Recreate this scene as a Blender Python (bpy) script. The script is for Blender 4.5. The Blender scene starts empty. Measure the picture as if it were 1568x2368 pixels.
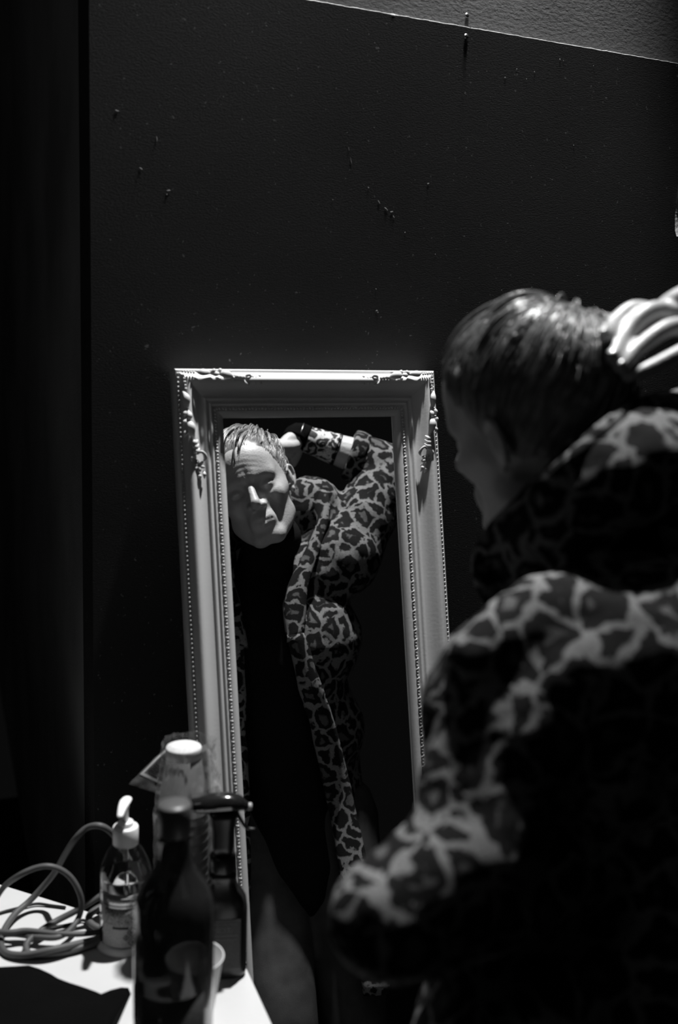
import bpy, bmesh, math, random
import numpy as np
from mathutils import Vector, Matrix, Quaternion, noise as mnoise
random.seed(7)
rng = np.random.default_rng(7)
sc = bpy.context.scene
col = sc.collection
Z0 = 1.55                      # camera height above the floor

# ------------------------------------------------------------------ camera
F, CX, CY = 2302.2, 784.0, 1184.0
PHI, RHO = 0.1462248, 0.0298147
_f = np.array([0, math.cos(PHI), -math.sin(PHI)])
_r0 = np.array([1.0, 0, 0]); _u0 = np.cross(_r0, _f)
CR = _r0 * math.cos(RHO) + _u0 * math.sin(RHO)
CU = -_r0 * math.sin(RHO) + _u0 * math.cos(RHO)
cam = bpy.data.cameras.new('camera'); camo = bpy.data.objects.new('camera', cam); col.objects.link(camo)
cam.sensor_fit = 'VERTICAL'; cam.sensor_height = 36.0; cam.sensor_width = 24.0; cam.lens = 35.0
cam.clip_start = 0.02; cam.clip_end = 60
cam.dof.use_dof = True; cam.dof.focus_distance = 1.78; cam.dof.aperture_fstop = 2.4
camo.matrix_world = Matrix(((CR[0], CU[0], -_f[0], 0), (CR[1], CU[1], -_f[1], 0), (CR[2], CU[2], -_f[2], Z0), (0, 0, 0, 1)))
sc.camera = camo

# ------------------------------------------------------------------ world, exposure
w = bpy.data.worlds.new('dark_room_air'); sc.world = w; w.use_nodes = True
w.node_tree.nodes['Background'].inputs[0].default_value = (1, 1, 1, 1)
w.node_tree.nodes['Background'].inputs[1].default_value = 0.0028
sc.view_settings.view_transform = 'Standard'; sc.view_settings.look = 'None'
sc.view_settings.exposure = 0.0; sc.view_settings.gamma = 1.0; sc.view_settings.use_curve_mapping = False

# ------------------------------------------------------------------ lights (all positions relative to the camera, z up)
def aim(o, target):
    d = Vector(target) + Vector((0, 0, Z0)) - o.location
    o.rotation_euler = d.to_track_quat('-Z', 'Y').to_euler()
def lamp(name, typ, loc, tgt, energy, **kw):
    l = bpy.data.lights.new(name, typ); o = bpy.data.objects.new(name, l); col.objects.link(o)
    o.location = (loc[0], loc[1], loc[2] + Z0); l.energy = energy
    for k, v in kw.items(): setattr(l, k, v)
    aim(o, tgt); return o
LAMP = (0.217, 1.686, 1.92)        # one small hard lamp high up on the ceiling, close to the wall
lamp('ceiling_spot', 'SPOT', LAMP, (0.06, 1.32, -0.60), 490, spot_size=math.radians(52), spot_blend=0.5, shadow_soft_size=0.035)
lamp('fill_light', 'AREA', (-1.5, -0.1, 0.9), (0.2, 1.7, 0.1), 0.8, size=0.5)  # added weak fill that lifts the blacks, no such lamp in the room

# ------------------------------------------------------------------ geometry of the place
TH = 0.3786789
NH = np.array([math.sin(TH), -math.cos(TH), 0.0])            # wall normal, towards the room
UH = np.array([math.cos(TH), math.sin(TH), 0.0])             # along the wall
MN = np.array([0.36293274, -0.9121625, 0.1903665])           # mirror normal (leaning back)
MV = np.array([-0.08711889, 0.17018525, 0.9815535])          # mirror up
MU = np.array([0.92773386, 0.37282242, 0.01770078])          # mirror right
TL = np.array([-0.25333459, 1.5, -0.01337263])               # top left corner of the mirror frame
CEIL = 0.547
W0 = TL - MN * 0.034 + 0 * NH
W0[2] = 0
ZT = -0.80                                                   # table top
def ray(x, y): return _f + (x - CX) / F * CR + (CY - y) / F * CU
def at_z(x, y, z):
    d = ray(x, y); return d * (z / d[2])
def at_d(x, y, dist): return ray(x, y) * dist
def at_wall(x, y, out=0.0):
    d = ray(x, y); t = ((W0 + NH * out) @ NH) / (d @ NH); return d * t
def at_mirror(x, y, dist):                                   # real point whose reflection is seen at x, y
    P = ray(x, y) * dist; return P - 2 * ((P - TL) @ MN) * MN
def V(a): return np.asarray(a, float)

# ------------------------------------------------------------------ materials
def mat(name, g=0.5, rough=0.6, spec=0.5, metal=0.0, bump=None, trans=0.0, ior=1.45, sheen=0.0, coat=0.0, vary=0.0, vscale=8.0, alpha=1.0):
    m = bpy.data.materials.new(name); m.use_nodes = True
    nt = m.node_tree; b = nt.nodes['Principled BSDF']
    b.inputs['Base Color'].default_value = (g, g, g, 1); b.inputs['Roughness'].default_value = rough
    b.inputs['Specular IOR Level'].default_value = spec; b.inputs['Metallic'].default_value = metal
    b.inputs['Transmission Weight'].default_value = trans; b.inputs['IOR'].default_value = ior
    b.inputs['Sheen Weight'].default_value = sheen; b.inputs['Coat Weight'].default_value = coat
    b.inputs['Alpha'].default_value = alpha
    tc = nt.nodes.new('ShaderNodeTexCoord')
    nz = nt.nodes.new('ShaderNodeTexNoise'); nz.inputs['Scale'].default_value = vscale; nz.inputs['Detail'].default_value = 5
    nt.links.new(tc.outputs['Object'], nz.inputs['Vector'])
    if vary:
        r = nt.nodes.new('ShaderNodeMapRange'); r.inputs['To Min'].default_value = g * (1 - vary); r.inputs['To Max'].default_value = g * (1 + vary)
        r.inputs['From Min'].default_value = 0.3; r.inputs['From Max'].default_value = 0.7
        nt.links.new(nz.outputs['Fac'], r.inputs['Value']); nt.links.new(r.outputs['Result'], b.inputs['Base Color'])
    if bump:
        sc_, st, dist = bump
        n2 = nt.nodes.new('ShaderNodeTexNoise'); n2.inputs['Scale'].default_value = sc_; n2.inputs['Detail'].default_value = 6
        nt.links.new(tc.outputs['Object'], n2.inputs['Vector'])
        bp = nt.nodes.new('ShaderNodeBump'); bp.inputs['Strength'].default_value = st; bp.inputs['Distance'].default_value = dist
        nt.links.new(n2.outputs['Fac'], bp.inputs['Height']); nt.links.new(bp.outputs['Normal'], b.inputs['Normal'])
    return m

def textured_wall(name, g, g2, scale, stretch, strength, dist, rot=0.0, specks=False):
    m = bpy.data.materials.new(name); m.use_nodes = True; nt = m.node_tree; b = nt.nodes['Principled BSDF']
    b.inputs['Roughness'].default_value = 0.9; b.inputs['Specular IOR Level'].default_value = 0.03
    tc = nt.nodes.new('ShaderNodeTexCoord'); mp = nt.nodes.new('ShaderNodeMapping')
    mp.inputs['Scale'].default_value = stretch; mp.inputs['Rotation'].default_value = (0, 0, rot)
    nt.links.new(tc.outputs['Object'], mp.inputs['Vector'])
    n1 = nt.nodes.new('ShaderNodeTexNoise'); n1.inputs['Scale'].default_value = scale; n1.inputs['Detail'].default_value = 8; n1.inputs['Roughness'].default_value = 0.6
    nt.links.new(mp.outputs['Vector'], n1.inputs['Vector'])
    bp = nt.nodes.new('ShaderNodeBump'); bp.inputs['Strength'].default_value = strength; bp.inputs['Distance'].default_value = dist
    nt.links.new(n1.outputs['Fac'], bp.inputs['Height']); nt.links.new(bp.outputs['Normal'], b.inputs['Normal'])
    n2 = nt.nodes.new('ShaderNodeTexNoise'); n2.inputs['Scale'].default_value = 2.2; n2.inputs['Detail'].default_value = 4
    nt.links.new(tc.outputs['Object'], n2.inputs['Vector'])
    r = nt.nodes.new('ShaderNodeMapRange'); r.inputs['From Min'].default_value = 0.35; r.inputs['From Max'].default_value = 0.65
    r.inputs['To Min'].default_value = g; r.inputs['To Max'].default_value = g2
    nt.links.new(n2.outputs['Fac'], r.inputs['Value'])
    last = r.outputs['Result']
    if specks:
        vo = nt.nodes.new('ShaderNodeTexNoise'); vo.inputs['Scale'].default_value = 150; vo.inputs['Detail'].default_value = 2
        nt.links.new(tc.outputs['Object'], vo.inputs['Vector'])
        cr = nt.nodes.new('ShaderNodeMapRange'); cr.inputs['From Min'].default_value = 0.70; cr.inputs['From Max'].default_value = 0.76
        nt.links.new(vo.outputs['Fac'], cr.inputs['Value'])
        mx = nt.nodes.new('ShaderNodeMath'); mx.operation = 'MULTIPLY_ADD'; mx.inputs[1].default_value = 0.12
        nt.links.new(cr.outputs['Result'], mx.inputs[0]); nt.links.new(last, mx.inputs[2]); last = mx.outputs[0]
    nt.links.new(last, b.inputs['Base Color'])
    return m

def leopard(name, light, dark, mid, scale, rough=0.9, sheen=0.3, bump=0.6, fuzz=900.0):
    m = bpy.data.materials.new(name); m.use_nodes = True; nt = m.node_tree; b = nt.nodes['Principled BSDF']
    L = nt.links.new
    b.inputs['Roughness'].default_value = rough; b.inputs['Specular IOR Level'].default_value = 0.15
    b.inputs['Sheen Weight'].default_value = sheen; b.inputs['Sheen Roughness'].default_value = 0.5
    tc = nt.nodes.new('ShaderNodeTexCoord')
    n0 = nt.nodes.new('ShaderNodeTexNoise'); n0.inputs['Scale'].default_value = scale * 1.3; n0.inputs['Detail'].default_value = 3
    L(tc.outputs['Object'], n0.inputs['Vector'])
    sub = nt.nodes.new('ShaderNodeVectorMath'); sub.operation = 'SUBTRACT'; sub.inputs[1].default_value = (0.5, 0.5, 0.5); L(n0.outputs['Color'], sub.inputs[0])
    scl = nt.nodes.new('ShaderNodeVectorMath'); scl.operation = 'SCALE'; scl.inputs['Scale'].default_value = 0.95 / scale; L(sub.outputs[0], scl.inputs[0])
    add = nt.nodes.new('ShaderNodeVectorMath'); add.operation = 'ADD'; L(tc.outputs['Object'], add.inputs[0]); L(scl.outputs[0], add.inputs[1])
    vo = nt.nodes.new('ShaderNodeTexVoronoi'); vo.feature = 'DISTANCE_TO_EDGE'; vo.inputs['Scale'].default_value = scale; vo.inputs['Randomness'].default_value = 0.85
    L(add.outputs[0], vo.inputs['Vector'])
    n1 = nt.nodes.new('ShaderNodeTexNoise'); n1.inputs['Scale'].default_value = scale * 2.6; n1.inputs['Detail'].default_value = 3
    L(tc.outputs['Object'], n1.inputs['Vector'])
    ma = nt.nodes.new('ShaderNodeMath'); ma.operation = 'MULTIPLY_ADD'; ma.inputs[1].default_value = 0.34; L(n1.outputs['Fac'], ma.inputs[0]); L(vo.outputs['Distance'], ma.inputs[2])
    ramp = nt.nodes.new('ShaderNodeValToRGB'); e = ramp.color_ramp.elements
    e[0].position = 0.225; e[0].color = (light, light, light, 1); e[1].position = 0.275; e[1].color = (dark, dark, dark, 1)
    a = e.new(0.475); a.color = (dark, dark, dark, 1); a = e.new(0.53); a.color = (mid, mid, mid, 1)
    L(ma.outputs[0], ramp.inputs['Fac'])
    nf = nt.nodes.new('ShaderNodeTexNoise'); nf.inputs['Scale'].default_value = fuzz; nf.inputs['Detail'].default_value = 2
    L(tc.outputs['Object'], nf.inputs['Vector'])
    fr = nt.nodes.new('ShaderNodeMapRange'); fr.inputs['From Min'].default_value = 0.3; fr.inputs['From Max'].default_value = 0.7
    fr.inputs['To Min'].default_value = 0.55; fr.inputs['To Max'].default_value = 1.35; L(nf.outputs['Fac'], fr.inputs['Value'])
    mul = nt.nodes.new('ShaderNodeVectorMath'); mul.operation = 'SCALE'; L(ramp.outputs['Color'], mul.inputs[0]); L(fr.outputs['Result'], mul.inputs['Scale'])
    L(mul.outputs[0], b.inputs['Base Color'])
    bp = nt.nodes.new('ShaderNodeBump'); bp.inputs['Strength'].default_value = bump; bp.inputs['Distance'].default_value = 0.002
    L(nf.outputs['Fac'], bp.inputs['Height']); L(bp.outputs['Normal'], b.inputs['Normal'])
    return m

M = {}
M['wall'] = textured_wall('black_painted_wall', 0.032, 0.044, 260, (1, 1, 2.2), 0.8, 0.0022, specks=True)
M['wall_side'] = textured_wall('dark_side_wall', 0.18, 0.30, 120, (1, 1, 2), 0.7, 0.003)
M['plaster'] = textured_wall('rough_grey_plaster', 0.20, 0.34, 80, (1.3, 1.3, 2.4), 1.0, 0.008)
M['floor'] = mat('dark_floor', 0.02, 0.7, 0.2, vary=0.3, bump=(60, 0.4, 0.002))
M['frame'] = mat('white_frame_paint', 0.54, 0.42, 0.4, bump=(220, 0.12, 0.001), vary=0.04)
M['backing'] = mat('backing_board', 0.1, 0.9, 0.1, vary=0.2)
M['silver'] = mat('mirror_silver', 0.9, 0.0, 0.5, metal=1.0)
M['table'] = mat('white_laminate', 0.56, 0.45, 0.35, vary=0.03, vscale=14, bump=(300, 0.05, 0.0005))
M['tableleg'] = mat('table_leg_metal', 0.12, 0.4, 0.5, vary=0.1)
M['cloth'] = mat('black_cloth', 0.0025, 0.95, 0.05, bump=(700, 0.5, 0.001), vary=0.2)
M['cable'] = mat('grey_cable_rubber', 0.085, 0.5, 0.35, vary=0.15)
M['cable2'] = mat('black_cable_rubber', 0.012, 0.5, 0.3, vary=0.15)
M['white'] = mat('white_plastic', 0.8, 0.35, 0.5, vary=0.02)
M['cup'] = mat('white_paper', 0.6, 0.6, 0.3, vary=0.03, bump=(200, 0.1, 0.001))
M['cup_grey'] = mat('dark_grey_paper', 0.075, 0.6, 0.3, vary=0.05, bump=(200, 0.1, 0.001))
M['clear'] = mat('clear_plastic', 0.95, 0.08, 0.5, trans=1.0, ior=1.35, vary=0.01)
M['liquid'] = mat('clear_gel', 0.93, 0.0, 0.5, trans=1.0, ior=1.33, vary=0.01)
M['darkglass'] = mat('dark_tinted_glass', 0.17, 0.06, 0.5, trans=0.92, ior=1.45, vary=0.25, vscale=25)
M['cap'] = mat('grey_bottle_cap', 0.08, 0.4, 0.4, vary=0.1)
M['black'] = mat('black_gloss_plastic', 0.012, 0.28, 0.5, vary=0.2)
M['black_shine'] = mat('black_shiny_plastic', 0.012, 0.13, 0.9, coat=.6, vary=0.2)
M['skin'] = mat('skin', 0.38, 0.42, 0.45, bump=(260, 0.35, 0.0016), vary=0.10, vscale=30)
M['hair'] = mat('dark_hair', 0.09, 0.36, 0.6, vary=0.4, vscale=60)
M['strand'] = mat('hair_strand', 0.20, 0.3, 0.8, vary=0.5, vscale=60)
M['shirt'] = mat('black_top_fabric', 0.008, 0.9, 0.05, bump=(500, 0.4, 0.001), vary=0.2)
M['denim'] = mat('dark_denim', 0.045, 0.85, 0.1, bump=(800, 0.5, 0.001), vary=0.35, vscale=18)
M['eye'] = mat('eye_white', 0.5, 0.1, 0.6, vary=0.05)
M['boot'] = mat('black_boot_leather', 0.01, 0.4, 0.4, vary=0.2)
M['steel'] = mat('steel', 0.5, 0.3, 0.5, metal=1.0, vary=0.1)
M['paint_chip'] = mat('bare_plaster_chip', 0.5, 0.9, 0.1, vary=0.2)
M['coat'] = leopard('leopard_fur', 0.175, 0.007, 0.08, 24.0, sheen=0.0)
M['sleeve'] = leopard('sheer_leopard_mesh', 0.50, 0.02, 0.40, 34.0, rough=0.6, sheen=0.0, bump=0.2, fuzz=500)

# ------------------------------------------------------------------ object helpers
def smooth(me, on=True):
    if on: me.polygons.foreach_set('use_smooth', [True] * len(me.polygons))
def wloc(o):
    v = Vector((0, 0, 0))
    while o is not None: v += o.location; o = o.parent
    return v
def obj(name, verts, faces, m, parent=None, sm=True, origin=None):
    """verts are relative to the camera; the mesh is linked in the room's coordinates."""
    verts = np.asarray(verts, float) + np.array([0, 0, Z0])
    if parent is not None: org = np.array(wloc(parent))
    elif origin is not None: org = np.asarray(origin, float) + np.array([0, 0, Z0])
    else: org = np.array([*(verts[:, :2].min(0) + verts[:, :2].max(0)) / 2, verts[:, 2].min()])
    me = bpy.data.meshes.new(name); me.from_pydata((verts - org).tolist(), [], faces); me.validate(); smooth(me, sm)
    me.materials.append(M[m] if isinstance(m, str) else m)
    o = bpy.data.objects.new(name, me); col.objects.link(o)
    if parent is None: o.location = org
    else: o.parent = parent
    return o
def empty(name, loc, label, cat, group=None):
    o = bpy.data.objects.new(name, None); col.objects.link(o); o.empty_display_size = 0.05
    o.location = (loc[0], loc[1], loc[2] + Z0)
    return tag(o, label, cat, group)
def tag(o, label=None, cat=None, group=None, kind=None):
    if label: o['label'] = label
    if cat: o['category'] = cat
    if group: o['group'] = group
    if kind: o['kind'] = kind
    return o
class MB:
    def __init__(s): s.v = []; s.f = []; s.n = 0
    def add(s, v, f):
        v = np.asarray(v, float); s.v.append(v); s.f += [tuple(i + s.n for i in q) for q in f]; s.n += len(v)
    def build(s, name, m, parent=None, sm=True, origin=None): return obj(name, np.vstack(s.v), s.f, m, parent, sm, origin)
def catmull(P, n):
    P = np.asarray(P, float); out = []
    Q = np.vstack([2 * P[0] - P[1], P, 2 * P[-1] - P[-2]])
    for i in range(1, len(Q) - 2):
        for k in range(n):
            t = k / n; a, b, c, d = Q[i - 1], Q[i], Q[i + 1], Q[i + 2]
            out.append(0.5 * ((2 * b) + (-a + c) * t + (2 * a - 5 * b + 4 * c - d) * t * t + (-a + 3 * b - 3 * c + d) * t ** 3))
    out.append(P[-1]); return np.array(out)
def tube(P, R, seg=12, sub=4, caps=True, flat=1.0, updir=None, hemi=True):
    """closed tube through P; R radii per point; flat scales the second axis"""
    P = np.asarray(P, float); R = np.broadcast_to(np.asarray(R, float), (len(P),)).astype(float)
    if sub > 1 and len(P) > 2: PR = catmull(np.column_stack([P, R]), sub); P, R = PR[:, :3], np.maximum(PR[:, 3], 1e-5)
    if hemi and caps:
        d0 = (P[0] - P[1]); d0 /= np.linalg.norm(d0); d1 = (P[-1] - P[-2]); d1 /= np.linalg.norm(d1)
        a = [(P[0] + d0 * R[0] * s, R[0] * c) for s, c in ((0.98, .2), (0.80, .6), (0.5, .866))]
        b = [(P[-1] + d1 * R[-1] * s, R[-1] * c) for s, c in ((0.5, .866), (0.80, .6), (0.98, .2))]
        P = np.vstack([[q[0] for q in a], P, [q[0] for q in b]]); R = np.concatenate([[q[1] for q in a], R, [q[1] for q in b]])
    T = np.gradient(P, axis=0); T /= np.linalg.norm(T, axis=1)[:, None] + 1e-12
    up = V(updir) if updir is not None else (V((0, 0, 1)) if abs(T[0][2]) < 0.9 else V((1, 0, 0)))
    vs = []
    ang = np.arange(seg) / seg * 2 * math.pi
    N = up - (up @ T[0]) * T[0]; N /= np.linalg.norm(N)
    for i in range(len(P)):
        N = N - (N @ T[i]) * T[i]; N /= np.linalg.norm(N) + 1e-12; B = np.cross(T[i], N)
        vs.append(P[i] + R[i] * (np.outer(np.cos(ang), N) * flat + np.outer(np.sin(ang), B)))
    vs = np.vstack(vs); f = []
    for i in range(len(P) - 1):
        for k in range(seg):
            a = i * seg + k; b = i * seg + (k + 1) % seg; f.append((a, b, b + seg, a + seg))
    if caps: f.append(tuple(range(seg - 1, -1, -1))); f.append(tuple((len(P) - 1) * seg + k for k in range(seg)))
    return vs, f
def lathe(c, prof, seg=40, axis=None, closed=False):
    """prof: list of (r, h); axis default z"""
    c = V(c); ax = V(axis) / np.linalg.norm(axis) if axis is not None else V((0, 0, 1))
    t = V((1, 0, 0)) if abs(ax[0]) < .9 else V((0, 1, 0)); e1 = t - (t @ ax) * ax; e1 /= np.linalg.norm(e1); e2 = np.cross(ax, e1)
    ang = np.arange(seg) / seg * 2 * math.pi; vs = []; f = []
    for r, h in prof: vs.append(c + ax * h + r * (np.outer(np.cos(ang), e1) + np.outer(np.sin(ang), e2)))
    for i in range(len(prof) - 1):
        for k in range(seg):
            a = i * seg + k; b = i * seg + (k + 1) % seg; f.append((a, b, b + seg, a + seg))
    if closed:
        o = (len(prof) - 1) * seg
        for k in range(seg): f.append((o + k, o + (k + 1) % seg, (k + 1) % seg, k))
    else:
        f.append(tuple(range(seg - 1, -1, -1))); f.append(tuple((len(prof) - 1) * seg + k for k in range(seg)))
    return np.vstack(vs), f
def box(c, e1, e2, e3):
    """corner-less box: centre and three half-extent vectors"""
    c, e1, e2, e3 = map(V, (c, e1, e2, e3)); s = [(-1, -1, -1), (1, -1, -1), (1, 1, -1), (-1, 1, -1), (-1, -1, 1), (1, -1, 1), (1, 1, 1), (-1, 1, 1)]
    return np.array([c + a * e1 + b * e2 + d * e3 for a, b, d in s]), [(0, 3, 2, 1), (4, 5, 6, 7), (0, 1, 5, 4), (1, 2, 6, 5), (2, 3, 7, 6), (3, 0, 4, 7)]
_ico = {}
def ico(sub=2):
    if sub not in _ico:
        bm = bmesh.new(); bmesh.ops.create_icosphere(bm, subdivisions=sub, radius=1.0)
        _ico[sub] = (np.array([v.co[:] for v in bm.verts]), [tuple(v.index for v in f.verts) for f in bm.faces]); bm.free()
    return _ico[sub]
def ellipsoid(c, e1, e2, e3, sub=2):
    v, f = ico(sub); return V(c) + v @ np.array([e1, e2, e3], float), f
def bake(o, mods):
    """apply modifiers without operators"""
    for typ, kw in mods:
        md = o.modifiers.new(typ.lower(), typ)
        for k, val in kw.items(): setattr(md, k, val)
    dg = bpy.context.evaluated_depsgraph_get(); dg.update()
    me = bpy.data.meshes.new_from_object(o.evaluated_get(dg)); o.modifiers.clear()
    old = o.data; o.data = me; me.name = old.name; bpy.data.meshes.remove(old); return o

# ------------------------------------------------------------------ room shell
def slab(name, c, e1, e2, e3, m, kind='structure'):
    v, f = box(c, e1, e2, e3); o = obj(name, v, f, m, sm=False); o['kind'] = kind; return o
corner = at_wall(211, 800); corner[2] = 0
zc, hz = (CEIL - Z0) / 2, (CEIL + Z0) / 2
wc = corner + UH * 1.6; slab('wall_back', wc - NH * 0.06 + V((0, 0, zc)), UH * 1.6, NH * 0.06, (0, 0, hz), 'wall')
slab('wall_left', corner - NH * 9.12 + UH * 0.052 + V((0, 0, zc + .9)), UH * 0.05, NH * 9.0, (0, 0, hz + .9), 'wall_side')
slab('wall_upper', wc - NH * 0.068 + V((0, 0, CEIL + .75)), UH * 1.6, NH * 0.06, (0, 0, .75), 'plaster')
TOPZ = CEIL + 1.5
slab('ceiling', corner + UH * 1.6 + NH * 1.19 + V((0, 0, TOPZ + .06)), UH * 1.6, NH * 1.4, (0, 0, .06), 'wall_side')
slab('floor', corner + UH * 1.0 + NH * 0.6 + V((0, 0, -Z0 - .05)), UH * 2.2, NH * 2.6, (0, 0, .05), 'floor')
# ragged sealant bead where the wall meets the ceiling
pts = []; L0 = at_wall(640, 0); L0 = corner + UH * 0.30
for i in range(260):
    s = 0.12 + i * 0.0045
    jig = 0.0009 * mnoise.noise(Vector((s * 60, 0, 0))) + 0.0006 * mnoise.noise(Vector((s * 260, 3, 0)))
    pts.append(corner + UH * s - NH * 0.0014 + V((0, 0, CEIL + 0.0004 + jig)))
rad = [0.0010 + 0.0006 * abs(mnoise.noise(Vector((i * .37, 9, 0)))) for i in range(260)]
mb = MB(); mb.add(*tube(pts, rad, 6, 1))
for s, r in ((0.468, .004), (0.475, .003), (0.61, .003), (0.86, .002), (.40, .002)):
    mb.add(*ellipsoid(corner + UH * s - NH * .0008 + V((0, 0, CEIL - .001)), UH * r * 1.8, NH * r * .25, (0, 0, r * .7), 2))
tr = mb.build('trim_1', mat('dusty_sealant', 0.34, 0.8, 0.2, vary=0.4, vscale=90)); tr['kind'] = 'structure'
# nail heads: one in the ceiling, one in the wall just beneath it
for nm, P, ax, lab in (('nail', at_wall(1078, 84, 0.0), NH, 'small nail head in the black wall just below its top edge'),
                       ('nail', at_wall(1080, 36, -.008), NH * 1.0, 'dark nail in the rough plaster just above the black wall')):
    v, f = lathe(P, [(.0012, -.01), (.0012, .0004), (.0035, .0002), (.004, .0006), (.0022, .0011), (.0004, .0012)], 14, ax)
    tag(obj(nm, v, f, 'steel' if 'black' in lab else 'black'), lab, 'nail')
# flakes of missing paint
mb = MB()
def flake(x, y, L_, w_, ang):
    c = at_wall(x, y, 0.0002); a = UH * math.cos(ang) + V((0, 0, 1)) * math.sin(ang); b = -UH * math.sin(ang) + V((0, 0, 1)) * math.cos(ang)
    for k in range(3):
        q = c + a * L_ * (random.random() - .5) * .9 + b * w_ * (random.random() - .5); mb.add(*ellipsoid(q, a * L_ * (.5 + .3 * random.random()), b * w_ * (.5 + .4 * random.random()), NH * .00012, 1))
for x, y, L_, w_, g in ((327, 390, .004, .0009, -.5), (388, 441, .004, .0008, .3), (386, 449, .0015, .0008, 1.2), (271, 256, .004, .0008, -.2), (363, 322, .004, .0006, -1.4), (876, 466, .004, .0007, -.9),
                      (893, 483, .005, .0007, -.75), (906, 490, .003, .0011, .1), (911, 502, .003, .0006, -1), (990, 425, .002, .0012, .2), (937, 537, .0013, .0012, 0), (870, 668, .0012, .001, 0),
                      (872, 718, .0025, .001, .5), (874, 722, .001, .0009, 0), (1195, 160, .001, .001, 0), (1168, 179, .0013, .001, 0), (1295, 137, .0013, .001, 0), (1303, 140, .0009, .0006, 0), (1373, 152, .0009, .0006, 0),
                      (1236, 166, .001, .0006, 0), (1218, 183, .001, .0008, 0), (1285, 684, .0012, .0014, 0), (1215, 722, .001, .001, 0), (1160, 671, .0008, .0008, 0), (1327, 336, .0012, .0008, 0), (852, 434, .0015, .0006, -.8),
                      (807, 345, .004, .0003, -1.35), (812, 372, .006, .0003, -1.3), (1007, 588, .0008, .0008, 0), (770, 462, .0008, .0006, 0)):
    flake(x, y, L_, w_, g)
o = mb.build('paint_flecks', 'paint_chip', sm=False); tag(o, 'tiny pale chips and scratches scattered over the black wall', 'paint chips', kind='stuff')
# pale sheet fixed to the wall at the right
c = [at_wall(1567, 352, .001), at_wall(1556, 548, .001)]
top, bot = c[0], c[1]; wd = UH * 0.21
gr = []; nu, nv = 10, 14
for j in range(nv + 1):
    for i in range(nu + 1):
        P = top + (bot - top) * j / nv + wd * i / nu; P[2] -= 0.006 * (1 if (i == 0 and j == nv) else 0) * 0
        P = P + NH * (0.003 + 0.004 * abs(math.sin(i * .5 + j * .3)) + (0.004 if j == nv else 0)); gr.append(P)
v = np.vstack([gr, np.array(gr) - NH * 0.0006]); n_ = len(gr); f = []
for j in range(nv):
    for i in range(nu):
        a = j * (nu + 1) + i; f.append((a, a + 1, a + nu + 2, a + nu + 1)); f.append((n_ + a, n_ + a + nu + 1, n_ + a + nu + 2, n_ + a + 1))
tag(obj('paper_sheet', v, f, mat('rough_card', 0.42, 0.8, 0.2, vary=0.25, vscale=60, bump=(260, .7, .002))), 'pale rough sheet fixed to the black wall at the right edge', 'sheet')
# recessed ceiling spotlight (the lamp above the mirror)
cs = empty('ceiling_spotlight', (LAMP[0], LAMP[1], LAMP[2] + .02), 'black cylindrical spotlight under the ceiling above the mirror', 'light')
v, f = lathe((LAMP[0], LAMP[1], LAMP[2] + .012), [(.045, 0), (.050, 0), (.050, .075), (.020, .085), (.012, .085), (.012, TOPZ - LAMP[2] - .012), (.010, TOPZ - LAMP[2] - .013), (.010, .080), (.043, .070)], 32, closed=True); obj('housing', v, f, 'black', cs)

# ------------------------------------------------------------------ mirror
def ML(a, b, c=0.0):                    # mirror coordinates: a right, b down from the top edge, c out of the plane
    a, b, c = np.broadcast_arrays(a, b, c); return TL + np.outer(a, MU).reshape(a.shape + (3,)) - np.outer(b, MV).reshape(b.shape + (3,)) + np.outer(c, MN).reshape(c.shape + (3,))
MW = 0.4312; WF = 0.072
MH = (Z0 + TL[2] - 0.004) / MV[2]       # stands on the floor
mir = empty('mirror', ML(MW / 2, MH, 0)[()], 'tall white ornate framed mirror leaning against the black wall', 'mirror')
prof = [(0, -.028), (0, .006), (.03, .0075), (.06, .006), (.10, .010), (.15, .014), (.20, .0165), (.235, .0175), (.27, .0170), (.33, .0135), (.40, .0085), (.47, .0050), (.54, .0032), (.58, .0030),
        (.60, .0052), (.625, .0060), (.65, .0050), (.665, .0030), (.70, .0028), (.715, .0045), (.735, .0052), (.755, .0042), (.77, .0015), (.80, .0008), (.855, .0008), (.87, .0014), (.885, .0016), (1.0, -.0014), (1.0, -.0095)]
def rail_pts(t, c, bot=True):
    d = t * WF; return [ML(d, d, c), ML(MW - d, d, c), ML(MW - d, MH - d, c), ML(d, MH - d, c)]
rails = (('top_rail', 0, 1), ('right_stile', 1, 2), ('bottom_rail', 2, 3), ('left_stile', 3, 0))
fr_ = []
for nm, i, j in rails:
    vs = []; nseg = 60
    for t, c in prof:
        q = rail_pts(t, c)
        for k in range(nseg + 1):
            P = q[i] + (q[j] - q[i]) * k / nseg; vs.append(P)
    f = []
    for a in range(len(prof) - 1):
        for k in range(nseg):
            x = a * (nseg + 1) + k; f.append((x, x + 1, x + nseg + 2, x + nseg + 1))
    # back closing strip
    a = len(prof) - 1
    for k in range(nseg): f.append((a * (nseg + 1) + k, a * (nseg + 1) + k + 1, k + 1, k))
    o = obj(nm.split('_')[1], np.array(vs), f, 'frame', mir); fr_.append(o)
    o.name = nm.split('_')[1]
g0, g1 = WF * .97, WF * .97
q = [ML(g0, g0, -.0085), ML(MW - g0, g0, -.0085), ML(MW - g0, MH - g0, -.0085), ML(g0, MH - g0, -.0085)]
q2 = [P - MN * 0.003 for P in q]
obj('mirror_glass', np.array(q + q2), [(3, 2, 1, 0), (4, 5, 6, 7), (0, 1, 5, 4), (1, 2, 6, 5), (2, 3, 7, 6), (3, 0, 4, 7)], 'silver', mir, sm=False)
v, f = box(ML(MW / 2, MH / 2, -.020), MU * (MW / 2 - .004), MV * (MH / 2 - .004), MN * .006); obj('backing', v, f, 'backing', mir, sm=False)
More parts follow.
